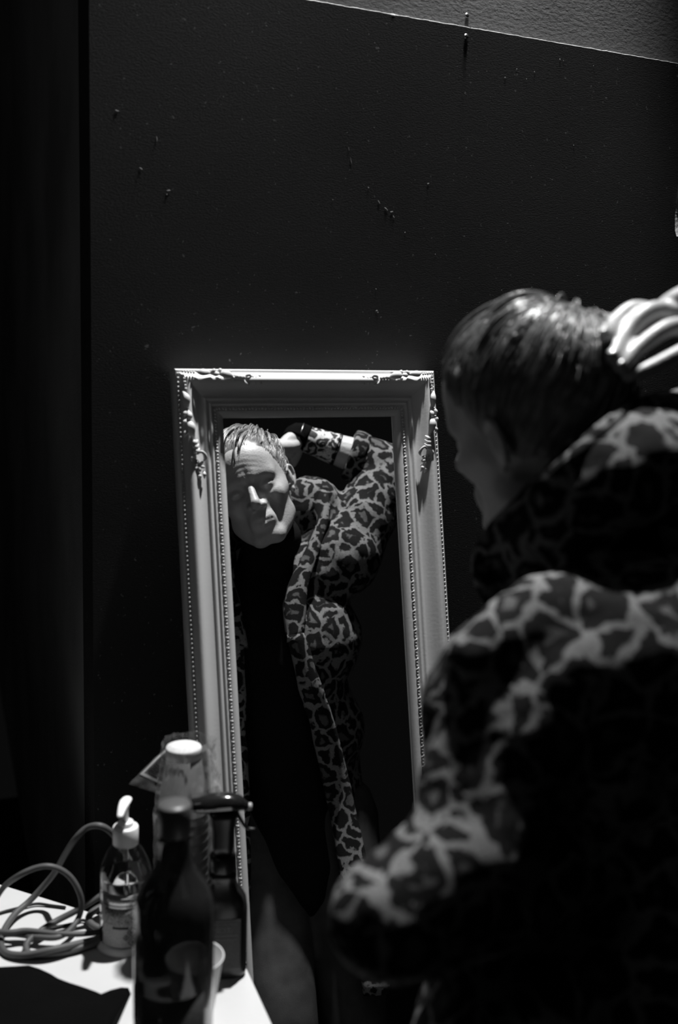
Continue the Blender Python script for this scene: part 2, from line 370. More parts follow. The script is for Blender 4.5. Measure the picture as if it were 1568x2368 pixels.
# twisted rope moulding: alternating long slanted and short beads
def rope(name, t, rb, step, zc_, slant=True, which=('l', 'r', 't', 'b')):
    mb = MB(); d = t * WF
    runs = []
    if 'l' in which: runs.append((ML(d, d, zc_), ML(d, MH - d, zc_), 1))
    if 'r' in which: runs.append((ML(MW - d, d, zc_), ML(MW - d, MH - d, zc_), -1))
    if 't' in which: runs.append((ML(d, d, zc_), ML(MW - d, d, zc_), 1))
    if 'b' in which: runs.append((ML(d, MH - d, zc_), ML(MW - d, MH - d, zc_), 1))
    for A, B, sg in runs:
        D_ = B - A; Ln = np.linalg.norm(D_); D_ /= Ln; X = np.cross(D_, MN); n = int(Ln / step)
        for k in range(n):
            c = A + D_ * (k + .5) * step
            if slant and k % 3 == 0: ax = D_ * .55 * sg - X * .83; r1 = rb * 1.45
            else: ax = D_ * .9 + X * .3 * sg; r1 = rb * .95
            ax /= np.linalg.norm(ax); bx = np.cross(ax, MN)
            mb.add(*ellipsoid(c, ax * r1, bx * rb * .72, MN * rb * .9, 1))
    o = mb.build(name, 'frame', mir); o['kind'] = 'stuff'; return o
rope('rope_moulding', .828, .0025, .0052, .0020)
rope('bead_moulding', .055, .0024, .0068, .0082, slant=False, which=('l', 'r'))
# carved corner sprays
def spray(ax0, ay0, along, inward, ks, kt, parent_name='corner_carving'):
    """along: unit direction running away from the corner, inward: towards the opening"""
    root = MB()
    def P(s, t, c): return ML(ax0, ay0, 0) + along * s * ks + inward * t * kt + MN * c
    mb = MB()
    for k in range(5):
        mb.add(*ellipsoid(P(.013 + k * .0058, .010 + .0006 * k, .0185), inward * (.0022 + .0004 * (k % 3)), along * .0016, MN * .0030, 2))
    base = mb.build(parent_name, 'frame', mir)
    def piece(name, pts, rads, fl=0.6):
        v, f = tube([P(*p) for p in pts], rads, 8, 4, flat=fl, updir=MN); obj(name, v, f, 'frame', base)
    piece('leaf', [(.042, .009, .019), (.052, .0125, .023), (.064, .012, .021), (.072, .014, .018)], [.002, .0052, .0042, .0015])
    piece('leaf', [(.070, .014, .019), (.078, .009, .022), (.084, .0085, .021)], [.0015, .0034, .0012])
    piece('leaf', [(.074, .015, .018), (.082, .016, .0225), (.092, .014, .020)], [.0018, .0040, .0012])
    piece('leaf', [(.086, .012, .018), (.092, .008, .021), (.097, .0065, .020)], [.0015, .0036, .0012])
    piece('leaf', [(.090, .014, .019), (.100, .0165, .024), (.112, .018, .021), (.120, .022, .017)], [.003, .0060, .0050, .0016])
    piece('leaf', [(.104, .013, .018), (.111, .009, .020), (.117, .0075, .018)], [.002, .0032, .0011])
    for k in range(3):
        s = .124 + k * .0072
        piece('leaf', [(s - .002, .017 + .001 * k, .017), (s + .003, .022 + .001 * k, .021), (s - .001, .027 + .001 * k, .016)], [.0014, .0036, .0014])
    piece('scroll', [(.146, .026, .014), (.143, .031, .018), (.147, .036, .017), (.153, .038, .014), (.157, .036, .012)], [.0015, .0022, .0026, .0030, .0016])
    piece('scroll', [(.146, .024, .014), (.149, .0195, .018), (.155, .017, .018), (.160, .020, .016)], [.0015, .0024, .0026, .0014])
    fc = (.166, .027, .012)
    for k in range(6):
        a = k / 6 * 2 * math.pi + .3; c = P(fc[0] + .0062 * math.sin(a), fc[1] + .0058 * math.cos(a), fc[2] + .0015)
        rr = along * math.sin(a) + inward * math.cos(a); tt = along * math.cos(a) - inward * math.sin(a)
        v, f = ellipsoid(c, rr * .0042, tt * .0027, MN * .0032, 2); obj('petal', v, f, 'frame', base)
    v, f = lathe(P(fc[0], fc[1], fc[2] - .002), [(.0042, 0), (.0044, .004), (.0034, .0062), (.0024, .0052), (.0016, .0040)], 14, MN); obj('flower_centre', v, f, 'frame', base)
    for k, (s, t) in enumerate(((.178, .019), (.182, .028), (.179, .035))):
        piece('leaf', [(s - .004, t, .010), (s + .002, t, .0145), (s + .008, t + .001, .009)], [.0014, .0030, .0011])
for (a0, b0, al, inw, ks, kt) in ((0, 0, -MV, MU, .88, 1), (MW, 0, -MV, -MU, .88, 1), (0, 0, MU, -MV, .72, .62), (MW, 0, -MU, -MV, .72, .62), (0, MH, MV, MU, .88, 1), (MW, MH, MV, -MU, .88, 1)):
    spray(a0, b0, al, inw, ks, kt)

# ------------------------------------------------------------------ table and the things on it
tb = [at_z(0, 2045, ZT), at_z(562, 2219, ZT), at_z(634, 2377, ZT)]
E_ = tb[2] - tb[1]; E_ /= np.linalg.norm(E_); B_ = tb[0] - tb[1]; B_ /= np.linalg.norm(B_)
poly = [tb[1], tb[1] + E_ * 0.48, tb[1] + E_ * 0.48 + B_ * 1.0, tb[1] + B_ * 0.9]
cen = sum(poly) / 4
tbl = empty('table', (cen[0], cen[1], -Z0), 'white topped table crowded with bottles and cables, lower left', 'table')
def prism(poly, z0, z1, bev=.002):
    poly = [V(p) for p in poly]; n = len(poly); c = sum(poly) / n; vs = []
    for s, z in ((1 - .004, z0), (1, z0 + bev), (1, z1 - bev), (1 - .004, z1)):
        for p in poly: q = c + (p - c) * s; vs.append((q[0], q[1], z))
    f = [tuple(range(n - 1, -1, -1)), tuple(3 * n + k for k in range(n))]
    for a in range(3):
        for k in range(n): f.append((a * n + k, a * n + (k + 1) % n, (a + 1) * n + (k + 1) % n, (a + 1) * n + k))
    return np.array(vs), f
v, f = prism(poly, ZT - .028, ZT); obj('table_top', v, f, 'table', tbl, sm=False)
for p in poly:
    q = cen + (p - cen) * .90
    v, f = lathe((q[0], q[1], -Z0), [(.018, 0), (.018, .01), (.014, .012), (.016, .70), (.024, .722)], 16); obj('leg', v, f, 'tableleg', tbl)

# pump bottle of hand gel
pc = at_z(291, 2176, ZT); pb = empty('pump_bottle', pc, 'clear pump bottle of hand gel with white collar and printed label', 'bottle')
R_ = .0355
outer = [(.004, .001), (R_ - .003, .001), (R_, .004), (R_, .108), (R_ - .003, .120), (R_ - .011, .136), (.017, .146), (.0145, .150), (.0145, .157)]
inner = [(r - .0013 if r > .005 else r, h + (.0015 if h < .01 else 0)) for r, h in outer][::-1]
v, f = lathe(pc, outer + inner, 48); obj('bottle_body', v, f, 'clear', pb)
lv = [(.003, .0030), (R_ - .0045, .0030), (R_ - .0016, .0055), (R_ - .0016, .1000), (R_ - .0022, .1012), (R_ - .004, .1005), (.003, .1005)]
v, f = lathe(pc, lv, 48); obj('gel', v, f, 'liquid', pb)
v, f = lathe(pc, [(R_ - .002, 0), (R_ + .004, 0), (R_ + .0052, .002), (R_ + .0046, .004), (R_ + .0012, .007), (R_ - .001, .009), (R_ - .003, .007)], 48, closed=True); obj('base_glint_ring', v, f, 'white', pb)  # added white ring in place of the bright refraction round the base
def labelmat(name, kind):
    m = bpy.data.materials.new(name); m.use_nodes = True; nt = m.node_tree; b = nt.nodes['Principled BSDF']; b.inputs['Roughness'].default_value = .6
    tc = nt.nodes.new('ShaderNodeTexCoord'); n = nt.nodes.new('ShaderNodeTexNoise'); n.inputs['Scale'].default_value = 500; nt.links.new(tc.outputs['Object'], n.inputs['Vector'])
    mr = nt.nodes.new('ShaderNodeMapRange'); lo, hi = kind; mr.inputs['From Min'].default_value = .4; mr.inputs['From Max'].default_value = .6; mr.inputs['To Min'].default_value = lo; mr.inputs['To Max'].default_value = hi
    nt.links.new(n.outputs['Fac'], mr.inputs['Value']); nt.links.new(mr.outputs['Result'], b.inputs['Base Color']); return m
M['label'] = labelmat('printed_label', (.30, .42)); M['label_text'] = labelmat('fine_print', (.10, .36)); M['ink'] = labelmat('black_ink', (.01, .02)); M['label_dark'] = labelmat('dark_label', (.012, .03))
M['label_grey'] = labelmat('grey_print', (.06, .12))
def patch(c, r, a0, a1, z0, z1, n=12, th=.0003):
    c = V(c); vs = []; f = []
    for k in range(n + 1):
        a = a0 + (a1 - a0) * k / n; d = V((math.cos(a), math.sin(a), 0))
        for rr, z in ((r, z0), (r, z1), (r + th, z1), (r + th, z0)): vs.append(c + d * rr + V((0, 0, z)))
    for k in range(n):
        for e in range(4): f.append((4 * k + e, 4 * k + (e + 1) % 4, 4 * (k + 1) + (e + 1) % 4, 4 * (k + 1) + e))
    f += [(3, 2, 1, 0), (4 * n, 4 * n + 1, 4 * n + 2, 4 * n + 3)]
    return np.array(vs), f
ca = math.atan2(-pc[1], -pc[0])          # angle that faces the camera
v, f = patch(pc, R_ + .0002, ca - 1.0, ca + .75, .012, .088, 24); lab = obj('label', v, f, 'label', pb)
def sub(v, f, m, nm='print'): return obj(nm, v, f, m, lab)
for z0, z1, a0, a1, m in ((.0835, .0845, -.9, .55, 'ink'), (.0765, .082, -.75, .4, 'label_text'), (.071, .0725, -.95, .6, 'ink'), (.044, .068, -.85, .55, 'label_text'), (.0385, .0415, -.5, .1, 'ink')):
    sub(*patch(pc, R_ + .0006, ca + a0, ca + a1, z0, z1), m)
def pictogram(a, z, s, blob):
    mb = MB(); d = V((math.cos(a), math.sin(a), 0)); t = V((-math.sin(a), math.cos(a), 0)); up = V((0, 0, 1)); c0 = pc + d * (R_ + .0009) + V((0, 0, z))
    for x0, y0, x1, y1 in ((0, s, s, 0), (s, 0, 0, -s), (0, -s, -s, 0), (-s, 0, 0, s)):
        A = c0 + t * x0 + up * y0; B = c0 + t * x1 + up * y1; mid = (A + B) / 2; e = (B - A) / 2; nn = np.cross(e / np.linalg.norm(e), d)
        mb.add(*box(mid, e, nn * .00045, d * .0002))
    mb.add(*ellipsoid(c0, t * blob[0], up * blob[1], d * .0003, 1))
    mb.build('pictogram', 'ink', lab)
pictogram(ca + .22, .034, .0062, (.0026, .0028)); pictogram(ca + .24, .0195, .0062, (.0008, .0026)); pictogram(ca + .02, .0265, .0040, (.0012, .0018))
cpz = V((pc[0], pc[1], pc[2] + .148))
v, f = lathe(cpz, [(.0165, -.004), (.0175, -.002), (.0175, .020), (.0165, .022), (.0120, .0225)], 40); obj('collar', v, f, 'white', pb)
v, f = lathe(cpz, [(.0105, .0225), (.0110, .027), (.0100, .029), (.0050, .0292)], 32); obj('pump_neck', v, f, 'white', pb)
v, f = lathe(cpz, [(.0042, .029), (.0042, .047), (.0055, .049), (.0055, .056)], 20); obj('pump_stem', v, f, 'white', pb)
hd = -V((pc[0], pc[1], 0)) / np.linalg.norm(pc[:2]); hd = V((hd[0] - .22, hd[1], 0)); hd /= np.linalg.norm(hd)
H0 = cpz + V((0, 0, .056))
v, f = tube([H0 - hd * .009, H0 + hd * .004 + V((0, 0, .0015)), H0 + hd * .020 + V((0, 0, .0005)), H0 + hd * .032 - V((0, 0, .004))], [.0072, .0078, .0062, .0045], 16, 4, flat=.6); obj('nozzle', v, f, 'white', pb)
v, f = tube([cpz + V((0, 0, -.002)), cpz + V((.001, 0, -.06)), cpz + V((.003, 0, -.138))], .0032, 12, 4); obj('dip_tube', v, f, 'clear', pb)

# big dark bottle in front
bc = V((-0.1795, 1.022, ZT)); bc[2] = ZT
cc_ = at_z(404, 1858, ZT + .330); bc = V((cc_[0], cc_[1], ZT))
db = empty('glass_bottle', bc, 'large dark glass bottle with a grey cap standing nearest on the table', 'bottle')
Rb = .0438
op = [(.004, .006), (.02, .003), (Rb - .004, .001), (Rb, .005), (Rb, .205), (Rb - .002, .222), (Rb - .009, .240), (.022, .256), (.0185, .270), (.0170, .285), (.0165, .318), (.0150, .318)]
ip = [(.0135, .316), (.0138, .285), (.0152, .270), (.0185, .255), (Rb - .013, .2375), (Rb - .006, .221), (Rb - .0035, .205), (Rb - .0035, .012), (Rb - .008, .008), (.003, .012)]
v, f = lathe(bc, op + ip, 64); obj('bottle_body', v, f, 'darkglass', db)
v, f = lathe(bc, [(.0172, .296), (.0182, .297), (.0182, .328), (.0172, .330), (.004, .3302)], 40); obj('bottle_cap', v, f, 'cap', db)
ba = math.atan2(-bc[1], -bc[0])
v, f = patch(bc, Rb + .0002, ba - .95, ba + .85, .035, .128, 24); lb2 = obj('label', v, f, 'label_dark', db)
for a0, a1, z0, z1 in ((-.55, .45, .100, .1008), (-.62, .28, .052, .066), (-.35, -.30, .104, .112)):
    v, f = patch(bc, Rb + .0007, ba + a0, ba + a1, z0, z1); obj('print', v, f, 'label_grey', lb2)

# black trigger spray bottle
sc0 = at_z(512, 2247, ZT); sb = empty('spray_bottle', sc0, 'black trigger spray bottle with a dark label near the table corner', 'bottle')
sx = V((1, 0.12, 0)); sx /= np.linalg.norm(sx); sy = V((-sx[1], sx[0], 0))
def rr_section(c, hw, hd_, z, n=28, p=3.2):
    a = np.arange(n) / n * 2 * math.pi; ca_, sa_ = np.cos(a), np.sin(a)
    x = np.sign(ca_) * np.abs(ca_) ** (2 / p) * hw; y = np.sign(sa_) * np.abs(sa_) ** (2 / p) * hd_
    return c + np.outer(x, sx) + np.outer(y, sy) + V((0, 0, z))
def loft(secs):
    n = len(secs[0]); vs = np.vstack(secs); f = []
    for i in range(len(secs) - 1):
        for k in range(n): a = i * n + k; b = i * n + (k + 1) % n; f.append((a, b, b + n, a + n))
    f.append(tuple(range(n - 1, -1, -1))); f.append(tuple((len(secs) - 1) * n + k for k in range(n))); return vs, f
secs = [rr_section(sc0, a, b, z) for a, b, z in ((.028, .018, .001), (.032, .021, .004), (.033, .022, .010), (.033, .022, .092), (.0315, .021, .104), (.027, .019, .113), (.021, .017, .120), (.0175, .016, .130), (.0165, .016, .136), (.0185, .0175, .138), (.0185, .0175, .143), (.016, .0155, .145), (.0155, .0155, .150))]
v, f = loft(secs); obj('bottle_body', v, f, 'black', sb)
v, f = lathe(sc0 + V((0, 0, .146)), [(.0175, 0), (.0180, .002), (.0175, .018), (.0160, .021), (.0135, .022)], 32); obj('collar', v, f, 'black', sb)
tcn = sc0 + V((0, 0, .0))
v, f = loft([rr_section(tcn, a, b, z) for a, b, z in ((.012, .012, .166), (.0145, .012, .180), (.015, .012, .200), (.017, .013, .218), (.020, .014, .226))]); obj('trigger_housing', v, f, 'black', sb)
hz_ = sc0 + V((0, 0, .236)) - sx * .004
v, f = tube([hz_ - sx * .030 - V((0, 0, .001)), hz_ - sx * .018, hz_ + sx * .006 + V((0, 0, .0015)), hz_ + sx * .022, hz_ + sx * .030 - V((0, 0, .003))], [.012, .0145, .0150, .0125, .008], 22, 5, flat=.85); obj('spray_head', v, f, 'black_shine', sb)
v, f = lathe(hz_ + sx * .034 - V((0, 0, .005)), [(.0045, 0), (.005, .001), (.005, .006), (.003, .0068)], 16, sx); obj('nozzle', v, f, mat('grey_nozzle', .35, .4, .5, vary=.1), sb)
v, f = tube([hz_ + sx * .018 - V((0, 0, .008)), hz_ + sx * .027 - V((0, 0, .024)), hz_ + sx * .034 - V((0, 0, .034)), hz_ + sx * .044 - V((0, 0, .036))], [.004, .0036, .003, .0022], 10, 4, flat=.7); obj('trigger', v, f, 'black', sb)
v, f = box(sc0 + V((0, 0, .053)) - sy * .0222, sx * .024, V((0, 0, .034)), sy * .0003); lb3 = obj('label', v, f, 'label_dark', sb, sm=False)
for z, hh, hwid in ((.081, .0006, .020), (.066, .0006, .020), (.060, .0006, .020)):
    v, f = box(sc0 + V((0, 0, z)) - sy * .0227, sx * hwid, V((0, 0, hh)), sy * .0002); obj('print', v, f, 'label_grey', lb3, sm=False)

def text_obj(txt, size, P, xdir, updir, m, parent, name='lettering', ext=.0002):
    cu = bpy.data.curves.new(name, 'FONT'); cu.body = txt; cu.size = size; cu.extrude = ext; cu.align_x = 'CENTER'; cu.align_y = 'CENTER'; cu.resolution_u = 2
    o = bpy.data.objects.new(name, cu); col.objects.link(o); dg = bpy.context.evaluated_depsgraph_get(); dg.update()
    me = bpy.data.meshes.new_from_object(o.evaluated_get(dg)); bpy.data.objects.remove(o)
    co = np.array([v.co[:] for v in me.vertices]); x = V(xdir) / np.linalg.norm(xdir); u = V(updir) / np.linalg.norm(updir); n = np.cross(x, u)
    return obj(name, V(P) + np.outer(co[:, 0], x) + np.outer(co[:, 1], u) + np.outer(co[:, 2], n), [tuple(p.vertices) for p in me.polygons], m, parent, sm=False)
text_obj('HOT', .011, sc0 + V((0, 0, .0735)) - sy * .0229, sx, (0, 0, 1), 'label_grey', lb3)

# paper cups: an upside-down stack in a clear sleeve and one loose cup
def cup_profile(up=True):
    o_ = [(.0195, .003), (.0205, .0), (.0210, .0), (.0345, .086), (.0352, .0865), (.0360, .088), (.0352, .0895), (.0342, .0888), (.0338, .0875), (.0206, .0045), (.002, .0042)]
    return o_
kc = V((0, 0, 0)); kz = ZT + .290
kc = at_z(425, 1727, kz); kc[2] = ZT
NC, PITCH = 17, .0125
v, f = lathe((0, 0, 0), [(r, .0895 - h) for r, h in cup_profile()][::-1], 36)
first = None
for k in range(NC):
    base = V((kc[0], kc[1], ZT + .0005 + k * PITCH)); tw = .0015 * math.sin(k * 1.7)
    base = base + V((tw * .3, 0, 0)) if False else base
    if first is None:
        first = obj('paper_cup', v + base, f, 'cup_grey'); me = first.data
        tag(first, 'dark grey cup inside the upside-down stack in the clear sleeve', 'cup', 'stacked cups'); fl = first.location.copy()
    elif k < NC - 1:
        o = first.copy(); col.objects.link(o); o.location = fl + Vector((0, 0, k * PITCH))
    else:
        o = first.copy(); col.objects.link(o); o.location = fl + Vector((0, 0, k * PITCH)); o['label'] = 'topmost upside-down cup of the stack, its round white base facing up'
        bpy.context.view_layer.update(); v2, f2 = lathe((kc[0], kc[1], ZT + .0005 + k * PITCH), [(.0232, .0755), (.0240, .0755), (.0238, .0885), (.0228, .0903), (.003, .0900)], 40); obj('cup_base', v2, f2, 'cup', o)
lc = at_z(450, 2211, ZT + .089); lc = V((lc[0], lc[1], ZT + .0005))
v, f = lathe(lc, cup_profile(), 48); tag(obj('paper_cup', v, f, 'cup'), 'single open white paper cup standing between the two dark bottles', 'cup')
# crinkled sleeve
def sleeve_mesh():
    n, m_ = 72, 46; vs = []; f = []
    for j in range(m_ + 1):
        h = .004 + .296 * j / m_
        for k in range(n):
            a = k / n * 2 * math.pi; r0 = .0385 if h < .20 else .0385 - (h - .20) / .10 * .0125
            cr_ = .0035 * mnoise.noise(Vector((math.cos(a) * 3.2, math.sin(a) * 3.2, h * 28))) + .0022 * mnoise.noise(Vector((math.cos(a) * 9, math.sin(a) * 9, h * 90))) * (2.2 if h > .19 else 1)
            bulge = .009 * max(0, math.cos(a - .2)) * (1.3 if h > .2 else .3) * (1 + mnoise.noise(Vector((a * 3, h * 60, 2))))
            r = r0 + abs(cr_) + bulge
            vs.append(kc + V((r * math.cos(a), r * math.sin(a), h + .003 * mnoise.noise(Vector((a * 2, h * 9, 5))))))
    for j in range(m_):
        for k in range(n): a = j * n + k; b = j * n + (k + 1) % n; f.append((a, b, b + n, a + n))
    return np.array(vs), f
M['film'] = bpy.data.materials.new('clear_film'); M['film'].use_nodes = True
nt = M['film'].node_tree; pbs = nt.nodes['Principled BSDF']; out_ = nt.nodes['Material Output']
pbs.inputs['Base Color'].default_value = (.45, .45, .45, 1); pbs.inputs['Roughness'].default_value = .22; pbs.inputs['Specular IOR Level'].default_value = 1.0
tr_ = nt.nodes.new('ShaderNodeBsdfTransparent'); mx_ = nt.nodes.new('ShaderNodeMixShader')
lw = nt.nodes.new('ShaderNodeLayerWeight'); lw.inputs['Blend'].default_value = .25; mrr = nt.nodes.new('ShaderNodeMapRange'); mrr.inputs['To Min'].default_value = .12; mrr.inputs['To Max'].default_value = .6
nt.links.new(lw.outputs['Facing'], mrr.inputs['Value']); nt.links.new(mrr.outputs['Result'], mx_.inputs[0])
nt.links.new(tr_.outputs[0], mx_.inputs[1]); nt.links.new(pbs.outputs[0], mx_.inputs[2]); nt.links.new(mx_.outputs[0], out_.inputs['Surface'])
sl = empty('plastic_sleeve', kc, 'crinkled clear plastic sleeve with barcode flap around the stack of cups', 'packaging')
v, f = sleeve_mesh(); obj('film_tube', v, f, 'film', sl, sm=False)
# gathered flap with the barcode hanging to the left
fa = [at_d(392, 1722, 1.395), at_d(448, 1790, 1.345), at_d(388, 1842, 1.35), at_d(302, 1815, 1.40)]
def bil(u_, v_): return (fa[0] * (1 - u_) + fa[1] * u_) * (1 - v_) + (fa[3] * (1 - u_) + fa[2] * u_) * v_
fx = fa[1] - fa[0]; fy = fa[3] - fa[0]; fn = np.cross(fx, fy); fn /= np.linalg.norm(fn)
if fn @ fa[0] > 0: fn = -fn
def flap_pt(u_, v_, off=0.0): return bil(u_, v_) + fn * (off + .004 * math.sin(u_ * 4 + v_ * 2) + .0012 * mnoise.noise(Vector((u_ * 7, v_ * 7, 1))))
def flap_patch(u0, u1, v0, v1, off, n=10, m_=10):
    vs = [flap_pt(u0 + (u1 - u0) * i / n, v0 + (v1 - v0) * j / m_, off) for j in range(m_ + 1) for i in range(n + 1)]
    return np.array(vs), [(j * (n + 1) + i, j * (n + 1) + i + 1, (j + 1) * (n + 1) + i + 1, (j + 1) * (n + 1) + i) for j in range(m_) for i in range(n)]
flp = obj('flap', *flap_patch(0, 1, 0, 1, 0, 18, 24), 'film', sl)
M['print_white'] = mat('white_ink_on_film', .38, .5, .4, vary=.2)
mb = MB()
for u0, u1, v0, v1 in ((.04, .10, .02, .74), (.04, .96, .68, .74), (.70, .76, .02, .74), (.04, .76, .01, .05)): mb.add(*flap_patch(u0, u1, v0, v1, .0006, 6, 6))
mb.build('print_frame', 'print_white', flp)
mb = MB(); vv = .09
for k, wd_ in enumerate((.05, .02, .03, .06, .02, .05, .03, .02, .05, .03)):
    mb.add(*flap_patch(.13, .67, vv, vv + wd_, .0007, 6, 1)); vv += wd_ + .018
mb.build('barcode', 'ink', flp)
mb = MB()
for u0, v0 in ((.86, .14), (.86, .34), (.86, .50)):
    c = flap_pt(u0, v0, .001); rr_ = .0045 if v0 < .2 else .0032
    v, f = lathe(c, [(rr_ * .45, 0), (rr_, 0), (rr_, .0004), (rr_ * .45, .0004)], 14, fn, closed=True); mb.add(v, f)
mb.build('print_mark', 'ink', flp)

# thick grey cable and thin black cable
def cable(name, pts, r, m, lab, seg=10):
    P = [at_z(x, y, z) for x, y, z in pts]; v, f = tube(P, r, seg, 8); return tag(obj(name, v, f, m), lab, 'cable')
z_ = ZT + .0055
cable('cable', [(300, 1990, z_ + .075), (278, 1955, z_ + .10), (258, 1926, z_ + .125), (232, 1910, z_ + .14), (202, 1914, z_ + .135), (176, 1938, z_ + .12), (152, 1974, z_ + .09), (128, 2016, z_ + .055), (98, 2052, z_ + .03),
                (66, 2086, z_ + .012), (36, 2112, z_ + .006), (12, 2146, z_ + .002), (2, 2180, z_), (16, 2204, z_), (60, 2208, z_ + .004), (120, 2196, z_ + .010), (190, 2180, z_ + .006), (262, 2160, z_), (330, 2130, z_)], .0046, 'cable',
      'thick grey cable arching high behind the pump bottle and looping over the table')
cable('cable', [(300, 2020, z_ + .05), (262, 2048, z_ + .045), (225, 2076, z_ + .035), (180, 2104, z_ + .022), (130, 2130, z_ + .012), (92, 2154, z_ + .010), (62, 2182, z_ + .004), (70, 2206, z_), (130, 2204, z_ + .001), (190, 2190, z_ + .002), (250, 2172, z_), (320, 2150, z_)], .0045, 'cable',
      'thick grey cable running diagonally from the pump bottle down to the coil')
cable('cable', [(-60, 2130, z_), (-20, 2092, z_ + .03), (10, 2050, z_ + .06), (45, 2024, z_ + .085), (80, 2008, z_ + .095), (112, 2003, z_ + .098), (142, 2012, z_ + .09), (166, 2032, z_ + .075), (183, 2062, z_ + .055), (189, 2092, z_ + .035), (181, 2124, z_ + .016), (160, 2152, z_ + .010), (130, 2168, z_ + .010),
                (80, 2166, z_ + .008), (30, 2160, z_ + .006), (-20, 2166, z_), (-70, 2180, z_)], .0040, 'cable', 'grey cable standing up in a wide round loop at the left edge')
cable('cable', [(-40, 2150, z_ + .014), (20, 2156, z_ + .014), (60, 2152, z_ + .014), (120, 2158, z_ + .013), (180, 2160, z_ + .011), (240, 2154, z_ + .006), (300, 2140, z_)], .0038, 'cable', 'grey cable lying straight across the front of the coil')
cable('cable', [(330, 2060, z_ + .01), (262, 2084, z_ + .01), (218, 2106, z_ + .008), (205, 2124, z_ + .004), (216, 2140, z_ + .002), (246, 2148, z_), (320, 2140, z_)], .0050, 'cable', 'short bend of dark cable curling out behind the pump bottle', 10)
cable('thin_cable', [(330, 2158, ZT + .003), (250, 2178, ZT + .003), (200, 2194, ZT + .003), (150, 2208, ZT + .003), (100, 2214, ZT + .003), (50, 2212, ZT + .003), (10, 2196, ZT + .003), (-30, 2170, ZT + .003)], .0022, 'cable2', 'thin black cable along the near edge of the coil')
cable('thin_cable', [(95, 2152, ZT + .003), (140, 2142, ZT + .003), (175, 2134, ZT + .003), (192, 2128, ZT + .004), (210, 2136, ZT + .003), (232, 2148, ZT + .003)], .0020, 'cable2', 'thin black cable lying between the grey loops')
cable('thin_cable', [(-30, 2122, ZT + .003), (10, 2108, ZT + .003), (50, 2098, ZT + .004), (85, 2090, ZT + .004), (118, 2094, ZT + .003), (150, 2098, ZT + .003)], .0020, 'cable2', 'thin black cable near the back edge of the table')
# black garment lying over the near side of the table
edge = [(-140, 2232), (-60, 2236), (0, 2238), (36, 2236), (66, 2234), (92, 2242), (118, 2254), (134, 2264), (160, 2274), (192, 2284), (220, 2294), (234, 2300), (256, 2291), (280, 2285), (297, 2286), (303, 2300)]
E0 = np.array([at_z(x, y, ZT) for x, y in edge]); dirn = V((-.06, -1, 0))
g = []; nr = 26
for j in range(nr + 1):
    for i, p in enumerate(E0):
        t = j / nr; tgt = E0[0] + (E0[-1] - E0[0]) * (i / (len(E0) - 1)); q = p * (1 - min(1, t * 1.6)) + tgt * min(1, t * 1.6) + dirn * t * .42
        hgt = .0012 + .011 * min(1, t * 8) ** .6 + .010 * min(1, t * 5) * mnoise.noise(Vector((q[0] * 14, q[1] * 14, 3))); g.append((q[0], q[1], ZT + max(.0012, hgt)))
g = np.array(g); n1 = len(E0); low = g.copy(); low[:, 2] = ZT + .0004; f = []; N_ = len(g)
for j in range(nr):
    for i in range(n1 - 1): a = j * n1 + i; f.append((a, a + 1, a + n1 + 1, a + n1)); f.append((N_ + a, N_ + a + n1, N_ + a + n1 + 1, N_ + a + 1))
rim = [i for i in range(n1)] + [j * n1 + n1 - 1 for j in range(1, nr + 1)] + [nr * n1 + i for i in range(n1 - 2, -1, -1)] + [j * n1 for j in range(nr - 1, 0, -1)]
for k in range(len(rim)): a, b = rim[k], rim[(k + 1) % len(rim)]; f.append((a, b, N_ + b, N_ + a))
tag(obj('folded_garment', np.vstack([g, low]), f, 'cloth'), 'black garment spread over the near left part of the white table', 'garment')

# ------------------------------------------------------------------ the person
HEAD = V((0.214, 1.090, -0.058)); HS = 1.03
yaw, pit, rol = 0.74, 0.21, 0.24
def headR():
    cz, s = math.cos(yaw), math.sin(yaw)
    fwd = V((-s * math.cos(pit), cz * math.cos(pit), -math.sin(pit))); rt = V((cz, s, 0)); up = np.cross(rt, fwd)
    return np.array([rt * math.cos(rol) + up * math.sin(rol), fwd, -rt * math.sin(rol) + up * math.cos(rol)]).T
HR = headR()
def hw(L): return HEAD + HS * (np.asarray(L, float) @ HR.T)
person = empty('person', (0.31, 1.00, -Z0), 'person in a leopard print coat, seen from behind, holding their hair with one hand', 'person')

